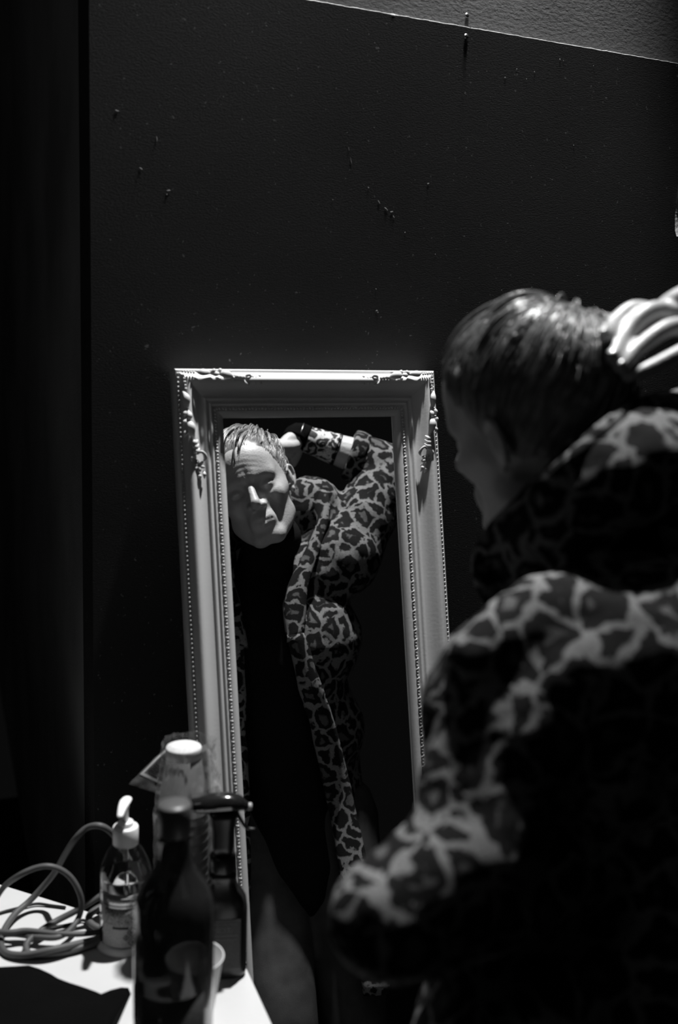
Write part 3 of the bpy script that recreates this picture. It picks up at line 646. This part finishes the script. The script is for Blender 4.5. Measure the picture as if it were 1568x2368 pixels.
# --- head as a smooth union of soft volumes, found along rays from its centre
def sm_min(a, b, k): h = np.clip(.5 + .5 * (b - a) / k, 0, 1); return b * (1 - h) + a * h - k * h * (1 - h)
def sm_max(a, b, k): return -sm_min(-a, -b, k)
def s_ell(p, c, r): q = (p - c) / r; k0 = np.linalg.norm(q, axis=1); k1 = np.linalg.norm(q / r, axis=1); return k0 * (k0 - 1) / np.maximum(k1, 1e-9)
def s_cap(p, a, b, r0, r1=None):
    a, b = V(a), V(b); r1 = r0 if r1 is None else r1; ba = b - a; t = np.clip(((p - a) @ ba) / (ba @ ba), 0, 1); return np.linalg.norm(p - a - np.outer(t, ba), axis=1) - (r0 + (r1 - r0) * t)
def head_sdf(p):
    x = np.abs(p[:, 0]); q = np.column_stack([x, p[:, 1], p[:, 2]])
    d = s_ell(p, V((0, -.014, .030)), V((.075, .096, .086)))
    d = sm_min(d, s_ell(p, V((0, .030, -.030)), V((.058, .058, .080))), .035)
    d = sm_min(d, s_cap(q, (.046, .012, -.066), (.020, .066, -.100), .018, .014), .03)
    d = sm_min(d, s_cap(p, (-.012, .080, -.100), (.012, .080, -.100), .013), .022)           # chin
    d = sm_min(d, s_cap(q, (.012, .086, .022), (.042, .070, .020), .0105, .009), .018)        # brow ridge
    d = sm_min(d, s_ell(p, V((0, .058, .055)), V((.050, .034, .036))), .03)                 # forehead
    d = sm_min(d, s_cap(q, (.044, .062, -.022), (.054, .030, -.012), .014, .012), .02)        # cheekbones
    d = sm_max(d, -s_ell(q, V((.032, .100, .000)), V((.023, .027, .0145))), .010)              # eye sockets
    d = sm_min(d, s_ell(q, V((.032, .071, -.001)), V((.0140, .0125, .0112))), .004)            # lids
    nose = s_cap(p, (0, .088, .010), (0, .113, -.028), .0068, .0095)
    nose = sm_min(nose, s_cap(q, (.0125, .098, -.036), (.0115, .092, -.035), .0078), .007)
    nose = sm_min(nose, s_cap(p, (0, .114, -.031), (0, .108, -.036), .0088), .006)
    d = sm_min(d, nose, .008)
    d = sm_max(d, -s_cap(q, (.0062, .106, -.0455), (.0062, .098, -.040), .0030), .003)         # nostrils
    d = sm_min(d, s_ell(p, V((0, .082, -.066)), V((.030, .016, .020))), .012)                # muzzle
    d = sm_min(d, s_cap(q, (0, .0985, -.0610), (.020, .087, -.0640), .0048, .0024), .004)      # upper lip
    d = sm_min(d, s_cap(q, (0, .0970, -.0735), (.017, .087, -.0700), .0062, .0028), .004)      # lower lip
    d = sm_max(d, -s_cap(q, (0, .1055, -.0670), (.021, .091, -.0668), .0022, .0014), .002)     # mouth line
    d = sm_max(d, -s_ell(q, V((.034, .086, -.050)), V((.004, .010, .020))), .012)              # folds beside the mouth
    d = d + .0022 * np.exp(-((p[:, 2] - .088 - .0) ** 2) / 8e-5) * 0
    fm = np.exp(-((p[:, 0] / .04) ** 4)) * np.exp(-(((p[:, 2] - .045) / .024) ** 4)) * (p[:, 1] > .03)
    d = d + .00035 * fm * np.sin((p[:, 2] + .9 * p[:, 0] ** 2 * 12 + .002 * np.sin(p[:, 0] * 90)) * 2 * math.pi / .0105)
    gl = np.exp(-((p[:, 0] / .010) ** 2)) * np.exp(-(((p[:, 2] - .020) / .012) ** 2)) * (p[:, 1] > .05)
    d = d + .0012 * gl * np.cos(p[:, 0] * 2 * math.pi / .009)
    return d
HC = V((0, .010, -.004))
def head_radius(dirs, sdf=head_sdf):
    lo = np.full(len(dirs), .02); hi = np.full(len(dirs), .18)
    for _ in range(26):
        m_ = (lo + hi) / 2; s = sdf(HC + dirs * m_[:, None]) < 0; lo = np.where(s, m_, lo); hi = np.where(s, hi, m_)
    return lo
iv, if_ = ico(7)
hv = HC + iv * head_radius(iv)[:, None]
body = MB(); body.add(hw(hv), if_)
# ears
def ear(sg):
    mb_ = []
    rim_ = [(.074, -.004, -.022), (.081, -.012, -.016), (.087, -.018, .002), (.086, -.013, .020), (.080, -.002, .024), (.076, .005, .014)]
    v, f = tube([hw((sg * x, y, z)) for x, y, z in rim_], [.005, .0048, .0044, .0044, .004, .004], 10, 4); body.add(v, f)
    v, f = ellipsoid(hw((sg * .079, -.006, .000)), HR[:, 0] * .0055 * HS, HR[:, 1] * .010 * HS, HR[:, 2] * .020 * HS, 2); body.add(v, f)
    v, f = ellipsoid(hw((sg * .076, -.002, -.024)), HR[:, 0] * .005 * HS, HR[:, 1] * .006 * HS, HR[:, 2] * .008 * HS, 2); body.add(v, f)
ear(1); ear(-1)
# torso, limbs (tapered volumes merged into one surface)
LD = V((-.70, -.714, 0)); FD = V((-.69, .72, 0)); UP = V((0, 0, 1))
NECK = V((.285, 1.015, -.235)); SHL = V((.165, .900, -.305)); SHR = V((.405, 1.125, -.205)); CHEST = V((.290, 1.005, -.40)); WAIST = V((.338, .960, -.56)); PELV = V((.372, .928, -.72))
ELL = at_d(905, 2135, .84); WRL = at_d(1340, 1960, .93)
ELR = V((.560, 1.170, .000)); WRR = V((.388, 1.052, .092))
HIPL = PELV + LD * .085 - UP * .03; HIPR = PELV - LD * .085 - UP * .03
KNL = HIPL + FD * .13 - UP * .37 + V((.02, .03, 0)); ANL = V((KNL[0] + .02, KNL[1] - .04, -Z0 + .09)); KNR = HIPR + FD * .03 - UP * .40; ANR = V((KNR[0] + .02, KNR[1] - .05, -Z0 + .09))
def add_t(*a, **k): body.add(*tube(*a, **k))
add_t([hw((0, -.028, -.045)), hw((0, -.030, -.085)), (hw((0, -.03, -.12)) + NECK) / 2 + UP * .0, NECK], [.050, .053, .055, .062], 20, 4)
add_t([NECK, CHEST, WAIST, PELV, PELV - UP * .04], [.075, .098, .088, .100, .095], 24, 5)
add_t([CHEST + LD * .055 + UP * .05, CHEST - LD * .055 + UP * .05], [.085, .085], 20, 1)
add_t([SHL, NECK, SHR], [.050, .055, .050], 20, 5)
add_t([SHL, SHL * .5 + at_d(1140, 1800, .90) * .5, at_d(1130, 1800, .90), at_d(1090, 1960, .87), ELL], [.050, .046, .040, .036, .034], 16, 4); add_t([ELL, ELL * .5 + WRL * .5, WRL], [.038, .036, .025], 16, 4)
add_t([SHR, SHR * .5 + ELR * .5, ELR], [.050, .045, .038], 16, 4); add_t([ELR, ELR * .6 + WRR * .4, ELR * .25 + WRR * .75, WRR], [.040, .040, .031, .026], 16, 4)
for H_, K_, A_ in ((HIPL, KNL, ANL), (HIPR, KNR, ANR)):
    add_t([H_, H_ * .5 + K_ * .5, K_], [.085, .074, .055], 20, 4); add_t([K_, K_ * .62 + A_ * .38, A_], [.054, .054, .036], 20, 4)
    add_t([A_, A_ + FD * .05 - UP * .045, A_ + FD * .14 - UP * .06], [.036, .034, .024], 14, 3)
# right hand: palm, four curled fingers buried in the hair, thumb along the head
palm_a, palm_b = WRR, V((.352, 1.026, .078))
def hit(x, y, back=.006, miss=1.05):
    """point where the line of sight to x, y meets the scalp, moved back towards the hand by its thickness"""
    t = np.linspace(.85, 1.25, 400); P_ = np.outer(t, ray(x, y)); s_ = head_sdf(((P_ - HEAD) @ HR) / HS); k = np.nonzero(s_ < .010)[0]
    return ray(x, y) * ((t[k[0]] if len(k) else miss) - back)
KN = [at_d(1520, 728, 1.045), at_d(1568, 728, 1.036), at_d(1606, 760, 1.028), at_d(1640, 798, 1.022)]
kc_ = sum(KN) / 4
for k in KN: add_t([WRR * .75 + kc_ * .25 + (k - kc_) * .35, WRR * .35 + kc_ * .65 + (k - kc_) * .8, k], [.017, .0145, .0115], 12, 3)
fing = [[KN[0], at_d(1466, 716, 1.035), hit(1420, 748, .010, 1.03), hit(1396, 776, .004, 1.03)],
        [KN[1], at_d(1506, 720, 1.020), hit(1446, 775, .014, 1.02), hit(1416, 826, .006, 1.02)],
        [KN[2], at_d(1548, 758, 1.005), hit(1478, 804, .018, 1.01), hit(1434, 850, .008, 1.01)],
        [KN[3], at_d(1592, 808, .995), hit(1510, 848, .016, 1.0), hit(1452, 872, .008, 1.0)]]
FR = [[.0108, .0098, .0088, .0070], [.0110, .0102, .0090, .0072], [.0106, .0096, .0086, .0068], [.0094, .0086, .0078, .0062]]
for P_, R__ in zip(fing, FR): add_t(P_, R__, 14, 6)
add_t([WRR, WRR * .5 + kc_ * .5 + FD * .02 - UP * .01, hw((.062, -.050, .075)), hw((.052, -.020, .085))], [.016, .0145, .0105, .0085], 12, 5)
# left hand resting at the back of the waist
for k in range(4):
    s = WRL + V((.0, -.012, .012 - .017 * k)); add_t([WRL, s + V((.03, .0, 0)), s + V((.06, .012, -.004)), s + V((.085, .035, -.010))], [.018, .0125, .0095, .0075], 10, 3)
add_t([WRL, WRL + V((.03, .0, .035)), WRL + V((.055, .02, .045))], [.016, .011, .008], 10, 3)
bo = body.build('body', 'skin', person)
bake(bo, [('REMESH', dict(mode='VOXEL', voxel_size=0.0026)), ('SMOOTH', dict(factor=.5, iterations=3))]); smooth(bo.data)
for nm, c in (('eyeball', .032), ('eyeball', -.032)):
    v, f = ellipsoid(hw((c, .0735, -.0015)), HR[:, 0] * .011 * HS, HR[:, 1] * .0110 * HS, HR[:, 2] * .0055 * HS, 2); obj(nm, v, f, 'eye', person)

# fingernails
def nail(P_, r, side):
    t = P_[-1] - P_[-2]; t /= np.linalg.norm(t); up_ = UP - (UP @ t) * t; up_ /= np.linalg.norm(up_); sd = np.cross(t, up_)
    v, f = ellipsoid(P_[-1] - t * .002 + up_ * r * .82, t * .0062, sd * r * .75, up_ * r * .22, 2); obj('fingernail', v, f, M['nail'], person)
M['nail'] = mat('nail', .5, .25, .6, vary=.05)
for P_, R__ in zip(fing, FR): nail(P_, R__[-1], 1)

# hair: close cap plus strands drawn back towards the hand
def hair_mask(d):
    x, y, z = d[:, 0], d[:, 1], d[:, 2]
    thr = np.where(y > 0, -.12 + 1.35 * np.clip(y, 0, 1) ** .9, -.12 - .55 * np.clip(-y, 0, 1))
    thr = np.where(y > 0, np.minimum(thr, .90 - .25 * np.clip(np.abs(x) - .35, 0, 1)), thr)
    nz_ = np.array([mnoise.noise(Vector(q * 7)) for q in np.asarray(d)]) * .05
    return z - thr + nz_
gath = hw((.030, -.075, .095)) ; gl_ = np.array((.34, -.46, .80)); gl_ /= np.linalg.norm(gl_)
iv6, if6 = ico(6)
hm = hair_mask(iv6); sdfr = head_radius(iv6)
thick = np.clip(hm * 1.3, 0, 1) * (.005 + .007 * np.clip(iv6[:, 2], 0, 1))
grooves = np.array([mnoise.noise(Vector((math.atan2(d @ np.cross(gl_, (1, 0, 0)), d @ np.cross(gl_, np.cross(gl_, (1, 0, 0)))) * 9, (d @ gl_) * 2.0, 4))) for d in iv6])
rr6 = sdfr + thick * (1 + .45 * grooves)
keep = [t for t in if6 if min(hm[i] for i in t) > -0.02]
used = sorted({i for t in keep for i in t}); mp_ = {i: k for k, i in enumerate(used)}
hv_ = np.vstack([hw(HC + iv6[used] * (rr6[used] - .0012)[:, None]), hw(HC + iv6[used] * (sdfr[used] - .004)[:, None])]); nU = len(used)
ff = [tuple(mp_[i] for i in t) for t in keep]; edges = {}
for t in ff:
    for a, b in ((t[0], t[1]), (t[1], t[2]), (t[2], t[0])): edges[(a, b)] = 1
fb = [tuple(nU + i for i in t[::-1]) for t in ff] + [(b, a, a + nU, b + nU) for (a, b) in edges if (b, a) not in edges]
hair = obj('hair', hv_, ff + fb, 'hair', person)
def slerp(a, b, t):
    w_ = math.acos(max(-1, min(1, float(a @ b)))); s = math.sin(w_)
    return a if s < 1e-5 else (math.sin((1 - t) * w_) * a + math.sin(t * w_) * b) / s
mb = MB(); cnt = 0; starts = []
while len(starts) < 2200:
    d = rng.normal(size=3); d /= np.linalg.norm(d)
    if hair_mask(d[None])[0] > 0.0 and d @ gl_ < .93: starts.append(d)
paths = []
for d in starts:
    ln = min(1.0, .28 + .45 * rng.random()); far = rng.random()
    P_ = [slerp(d, gl_, ln * k / 7) for k in range(8)]
    off = (.006 + .006 * rng.random() + (.010 * rng.random() if far > .93 else 0)) * (.35 + .65 * min(1, 4 * float(hair_mask(d[None])[0]))); wob = rng.normal(size=3) * .012
    paths.append((np.array([p + wob * math.sin(k * .9) for k, p in enumerate(P_)]), off))
allp = np.vstack([p for p, _ in paths]); allp /= np.linalg.norm(allp, axis=1)[:, None]; rad_ = head_radius(allp)
for n_, (p, off) in enumerate(paths):
    dirs = allp[n_ * 8:n_ * 8 + 8]; r = rad_[n_ * 8:n_ * 8 + 8]; q = np.clip(dirs[:, 2], 0, 1)
    lift = off * np.sin(np.linspace(.05, 2.6, 8)) * (.5 + .9 * q)
    W_ = hw(HC + dirs * (r - .0008 + lift)[:, None]); th = (.00035 + .0005 * rng.random())
    v, f = tube(W_, [th * .7, th, th, th, th, th, th * .8, th * .4], 4, 1, hemi=False); mb.add(v, f)
# looser locks: raised waves near the crown and wisps at the hairline
for k in range(26):
    a = rng.normal(size=3) * .16; base = V((.05, .10, 1.0)) + a * 2.2; base /= np.linalg.norm(base)
    P_ = [slerp(base, gl_, t) for t in (0, .18, .36, .54, .74, .95)]; r = head_radius(np.array(P_)); h_ = .006 + .010 * rng.random()
    for j in range(9):
        o2 = rng.normal(size=3) * .016
        W_ = hw(HC + np.array([p + o2 for p in P_]) * (r + h_ * np.array([.6, 1.1, 1.35, 1.2, .8, .4]))[:, None])
        v, f = tube(W_, [.0005, .0009, .0010, .0010, .0008, .0004], 5, 3, hemi=False); mb.add(v, f)
for k in range(500):                                  # fine short hairs along the hairline, combed straight back
    a = rng.uniform(-1.15, 1.15); y = .70 * math.cos(a * .9); z = .74 - .20 * abs(a); base = V((math.sin(a) * .72, y, z)); base /= np.linalg.norm(base)
    P_ = np.array([slerp(base, gl_, t) for t in (0, .10, .20)]) + rng.normal(size=3) * .03; P_ /= np.linalg.norm(P_, axis=1)[:, None]
    if hair_mask(P_[:1])[0] < -.03 or hair_mask(P_[:1])[0] > .25: continue
    r = head_radius(P_); v, f = tube(hw(HC + P_ * (r + np.array([.0002, .004, .007]))[:, None]), [.0003, .0005, .0004], 4, 2, hemi=False); mb.add(v, f)
st = mb.build('strands', 'strand', hair); st['kind'] = 'stuff'

# undersleeve: sheer leopard mesh round the right forearm, black band at the wrist
def arm_tube(a, b, r0, r1, m, name, parent, seg=24, th=.0012):
    P_ = [ELR * (1 - t) + WRR * t for t in np.linspace(a, b, 10)]; v, f = tube(P_, np.linspace(r0, r1, 10), seg, 1, hemi=False); return obj(name, v, f, m, parent)
us = arm_tube(.58, .92, .0368, .0300, 'sleeve', 'undersleeve', person); us['label'] = 'sheer leopard print undersleeve'
for t in (.58, .60):
    v, f = tube([ELR * (1 - t) + WRR * t, ELR * (1 - t - .008) + WRR * (t + .008)], [.0376, .0376], 24, 1, hemi=False); obj('seam', v, f, 'cloth', us)
g_ = obj('wristband', *tube([ELR * .10 + WRR * .90, WRR, WRR * .62 + kc_ * .38], [.0312, .0312, .0315], 24, 4, hemi=False), 'cloth', person); g_['label'] = 'black wristband'
dW = (WRR - ELR) / np.linalg.norm(WRR - ELR)
v, f = lathe(ELR * .02 + WRR * .98, [(.0312, 0), (.0330, .0015), (.0312, .003), (.0300, .0015)], 40, dW, closed=True); obj('bracelet', v, f, 'steel', person)['label'] = 'thin bright metal bracelet'

# black top under the coat
sh = MB()
sh.add(*tube([hw((0, -.030, -.112)), NECK, CHEST * .3 + NECK * .7], [.0635, .072, .085], 28, 4))  # high neck added, its black stands for the shade under the chin
sh.add(*tube([NECK + FD * .0 - UP * .02, CHEST, WAIST, PELV - UP * .02, PELV - UP * .13], [.085, .118, .110, .122, .124], 28, 5))
sh.add(*tube([CHEST + LD * .06 + UP * .06, CHEST - LD * .06 + UP * .06], [.096, .096], 20, 1)); sh.add(*tube([SHL * .9 + NECK * .1, NECK - UP * .02, SHR * .9 + NECK * .1], [.058, .060, .058], 20, 5))
so = sh.build('black_top', 'shirt', person); bake(so, [('REMESH', dict(mode='VOXEL', voxel_size=.006)), ('SMOOTH', dict(factor=.5, iterations=6))]); smooth(so.data)
# jeans
jn = MB()
jn.add(*tube([PELV + UP * .03, PELV - UP * .05], [.114, .116], 24, 2))
for H_, K_, A_ in ((HIPL, KNL, ANL), (HIPR, KNR, ANR)): jn.add(*tube([H_, H_ * .5 + K_ * .5, K_, K_ * .5 + A_ * .5, A_ + UP * .02], [.098, .086, .068, .066, .056], 22, 5))
jo = jn.build('jeans', 'denim', person); bake(jo, [('REMESH', dict(mode='VOXEL', voxel_size=.006)), ('SMOOTH', dict(factor=.5, iterations=5))]); smooth(jo.data)
for A_ in (ANL, ANR):
    b_ = MB(); b_.add(*tube([A_ + UP * .06, A_ - UP * .02, A_ + FD * .03 - UP * .048], [.050, .050, .040], 18, 4)); b_.add(*tube([A_ - FD * .03 - UP * .052, A_ + FD * .08 - UP * .055, A_ + FD * .17 - UP * .058], [.036, .040, .030], 18, 4, flat=.8))
    o = b_.build('boot', 'boot', person); me = o.data
    for vv_ in me.vertices: vv_.co.z = max(vv_.co.z, .001)

# --- coat: remeshed volume, front opened, turned into a thick shell
ct = MB()
def T_(P_, R__, seg=24, sub=5): ct.add(*tube(P_, R__, seg, sub))
T_([NECK - UP * .005, CHEST - FD * .01, WAIST - FD * .01, PELV - FD * .01, PELV - UP * .16, PELV - UP * .34], [.095, .150, .150, .160, .175, .185])
T_([CHEST + LD * .075 + UP * .03, CHEST - LD * .075 + UP * .03], [.122, .122]); T_([WAIST + LD * .05, WAIST - LD * .05], [.125, .125]); T_([at_d(1260, 2200, .98), at_d(1240, 2300, .96), at_d(1200, 2500, .93)], [.09, .10, .11])
T_([SHL - UP * .01, NECK - UP * .05, SHR], [.086, .092, .090])
T_([at_d(1215, 1600, .94), at_d(1430, 1545, .97), at_d(1640, 1500, 1.01)], [.085, .108, .12])
T_([at_d(1190, 1330, 1.06), at_d(1270, 1230, 1.00), at_d(1370, 1150, .98), at_d(1470, 1080, 1.0), at_d(1600, 1040, 1.08)], [.030, .045, .058, .064, .07]); T_([SHL - UP * .01, SHL * .5 + at_d(1140, 1800, .90) * .5, at_d(1130, 1800, .90), at_d(1090, 1960, .87), ELL], [.086, .080, .066, .058, .054])
T_([ELL, ELL * .5 + WRL * .5, WRL + V((.02, .01, 0))], [.056, .060, .056])
T_([SHR, SHR * .5 + ELR * .5, ELR], [.080, .068, .060]); CUF = ELR * .56 + WRR * .44
T_([ELR, ELR * .8 + WRR * .2, CUF], [.060, .056, .054], 24, 3)
# folds
for a_, b_, r_ in ((SHL + LD * .05 + V((0, 0, .05)), SHL * .3 + NECK * .7 - FD * .05 + V((0, 0, .045)), .040), (CHEST + LD * .10 - FD * .06, CHEST - LD * .05 - FD * .10 + UP * .03, .055), (WAIST + LD * .09 - FD * .06 - UP * .02, WAIST - LD * .04 - FD * .09 + UP * .02, .060)):
    T_([a_, (a_ + b_) / 2 + UP * .012, b_], [r_ * .8, r_, r_ * .7])
co = ct.build('coat', 'coat', person)
bake(co, [('REMESH', dict(mode='VOXEL', voxel_size=.007)), ('SMOOTH', dict(factor=.6, iterations=14))])
org = np.array(wloc(co)); me = co.data; n = len(me.vertices); X = np.empty(n * 3); me.vertices.foreach_get('co', X); X = X.reshape(-1, 3); N3 = np.empty(n * 3); me.vertices.foreach_get('normal', N3); N3 = N3.reshape(-1, 3)
Wp = X + org - np.array([0, 0, Z0])
disp = np.array([  .006 * mnoise.noise(Vector(p * V((9, 9, 4.5)))) + .0045 * mnoise.noise(Vector(p * 26)) + .0014 * mnoise.noise(Vector(p * 90)) for p in Wp])
X2 = X + N3 * disp[:, None]; me.vertices.foreach_set('co', X2.ravel())
# spine position at every height, used to measure the angle round the body
zs = np.array([PELV[2] - .6, PELV[2], WAIST[2], CHEST[2], NECK[2], .2]); ax_ = np.array([PELV, PELV, WAIST, CHEST, NECK, NECK])
sp = np.column_stack([np.interp(Wp[:, 2], zs, ax_[:, i]) for i in range(2)])
rel = Wp[:, :2] - sp; fx_ = rel @ FD[:2]; lx_ = rel @ LD[:2]
half = np.interp(Wp[:, 2], [-1.1, -.75, -.45, -.30, -.2], [.135, .105, .075, .055, .07])
tc_ = (Wp - ELR) @ dW; armp = np.linalg.norm(Wp - ELR - np.outer(np.clip(tc_, 0, 1), dW), axis=1)
kill = (fx_ > .03) & (np.abs(lx_ + .0) < half) & (armp > .085)
kill |= Wp[:, 2] < PELV[2] - .36
kill |= (tc_ > .44 * np.linalg.norm(WRR - ELR) - .004) & (armp < .085) & (Wp[:, 2] > -.06)
neckr = np.linalg.norm(Wp - (NECK + UP * .05), axis=1); kill |= (neckr < .085)
bm = bmesh.new(); bm.from_mesh(me); bm.verts.ensure_lookup_table(); bmesh.ops.delete(bm, geom=[bm.verts[i] for i in np.nonzero(kill)[0]], context='VERTS')
# keep the largest island
isl = []; seen = set()
for v0 in bm.verts:
    if v0 in seen: continue
    stack = [v0]; seen.add(v0); comp = []
    while stack:
        a = stack.pop(); comp.append(a)
        for e in a.link_edges:
            b = e.other_vert(a)
            if b not in seen: seen.add(b); stack.append(b)
    isl.append(comp)
isl.sort(key=len); [bmesh.ops.delete(bm, geom=c, context='VERTS') for c in isl[:-1]]
for _ in range(6):
    bv = [v0 for v0 in bm.verts if v0.is_boundary]; newp = {}
    for v0 in bv:
        nb = [e.other_vert(v0) for e in v0.link_edges if e.is_boundary]
        if len(nb) == 2: newp[v0] = v0.co * .4 + (nb[0].co + nb[1].co) * .3
    for v0, p in newp.items(): v0.co = p
bm.to_mesh(me); bm.free(); smooth(me)
bake(co, [('SOLIDIFY', dict(thickness=.011, offset=-1.0))]); smooth(co.data)
if not co.data.materials: co.data.materials.append(M['coat'])
# collar: a turned band standing round the back of the neck and running down both fronts
def band(name, pts, wds, th=.010, outw=None):
    pts = catmull(np.array(pts), 8); wds = catmull(np.column_stack([wds, wds, wds]), 8)[:, 0]; T = np.gradient(pts, axis=0); T /= np.linalg.norm(T, axis=1)[:, None]; vs = []; m_ = 14; f = []
    ow = catmull(np.array(outw), 8); n = len(pts)
    for i in range(n):
        A = ow[i] / np.linalg.norm(ow[i]); Bn = np.cross(T[i], A); Bn /= np.linalg.norm(Bn)
        for k in range(m_):
            a = k / m_ * 2 * math.pi; jit = 1 + .12 * mnoise.noise(Vector((i * .3, math.cos(a), math.sin(a)))); vs.append(pts[i] + A * wds[i] * math.cos(a) * jit + Bn * th * math.sin(a) * jit)
    for i in range(n - 1):
        for k in range(m_): a = i * m_ + k; b = i * m_ + (k + 1) % m_; f.append((a, b, b + m_, a + m_))
    f.append(tuple(range(m_ - 1, -1, -1))); f.append(tuple((n - 1) * m_ + k for k in range(m_)))
    return obj(name, np.array(vs), f, 'coat', co)
band('collar', [CHEST + FD * .125 + LD * .055 + UP * .02, NECK + FD * .085 + LD * .075 - UP * .035, at_d(1120, 1300, 1.05), at_d(1225, 1175, .985), at_d(1330, 1085, .955), at_d(1450, 1005, .985), at_d(1530, 985, 1.08), V((.350, 1.150, -.120)), NECK + FD * .100 - LD * .070 - UP * .040, CHEST + FD * .125 - LD * .06 + UP * .02],
     [.020, .026, .026, .030, .032, .034, .036, .034, .030, .020], .013,
     [LD * .8 + UP * .3, LD + UP * .6, UP + LD * .6, UP + (LD - FD) * .3, UP - FD * .3, UP - FD * .2, UP - LD * .3 - FD * .2, UP - LD * .5, -LD + UP * .4, -LD * .8 + UP * .3])
for sg in (1, -1):
    pts = [CHEST + FD * .128 + LD * sg * .062 + UP * .03, (CHEST + WAIST) / 2 + FD * .140 + LD * sg * .078, WAIST + FD * .138 + LD * sg * .092, PELV + FD * .140 + LD * sg * .108, PELV - UP * .20 + FD * .150 + LD * sg * .128, PELV - UP * .36 + FD * .155 + LD * sg * .140]
    band('facing', pts, [.018, .024, .026, .028, .030, .028], .012, [LD * sg] * 6)
# folded cuff
v, f = tube([CUF - dW * .030, CUF - dW * .015, CUF + dW * .002, CUF + dW * .006], [.056, .060, .058, .050], 28, 3, hemi=False); obj('cuff', v, f, 'coat', co)
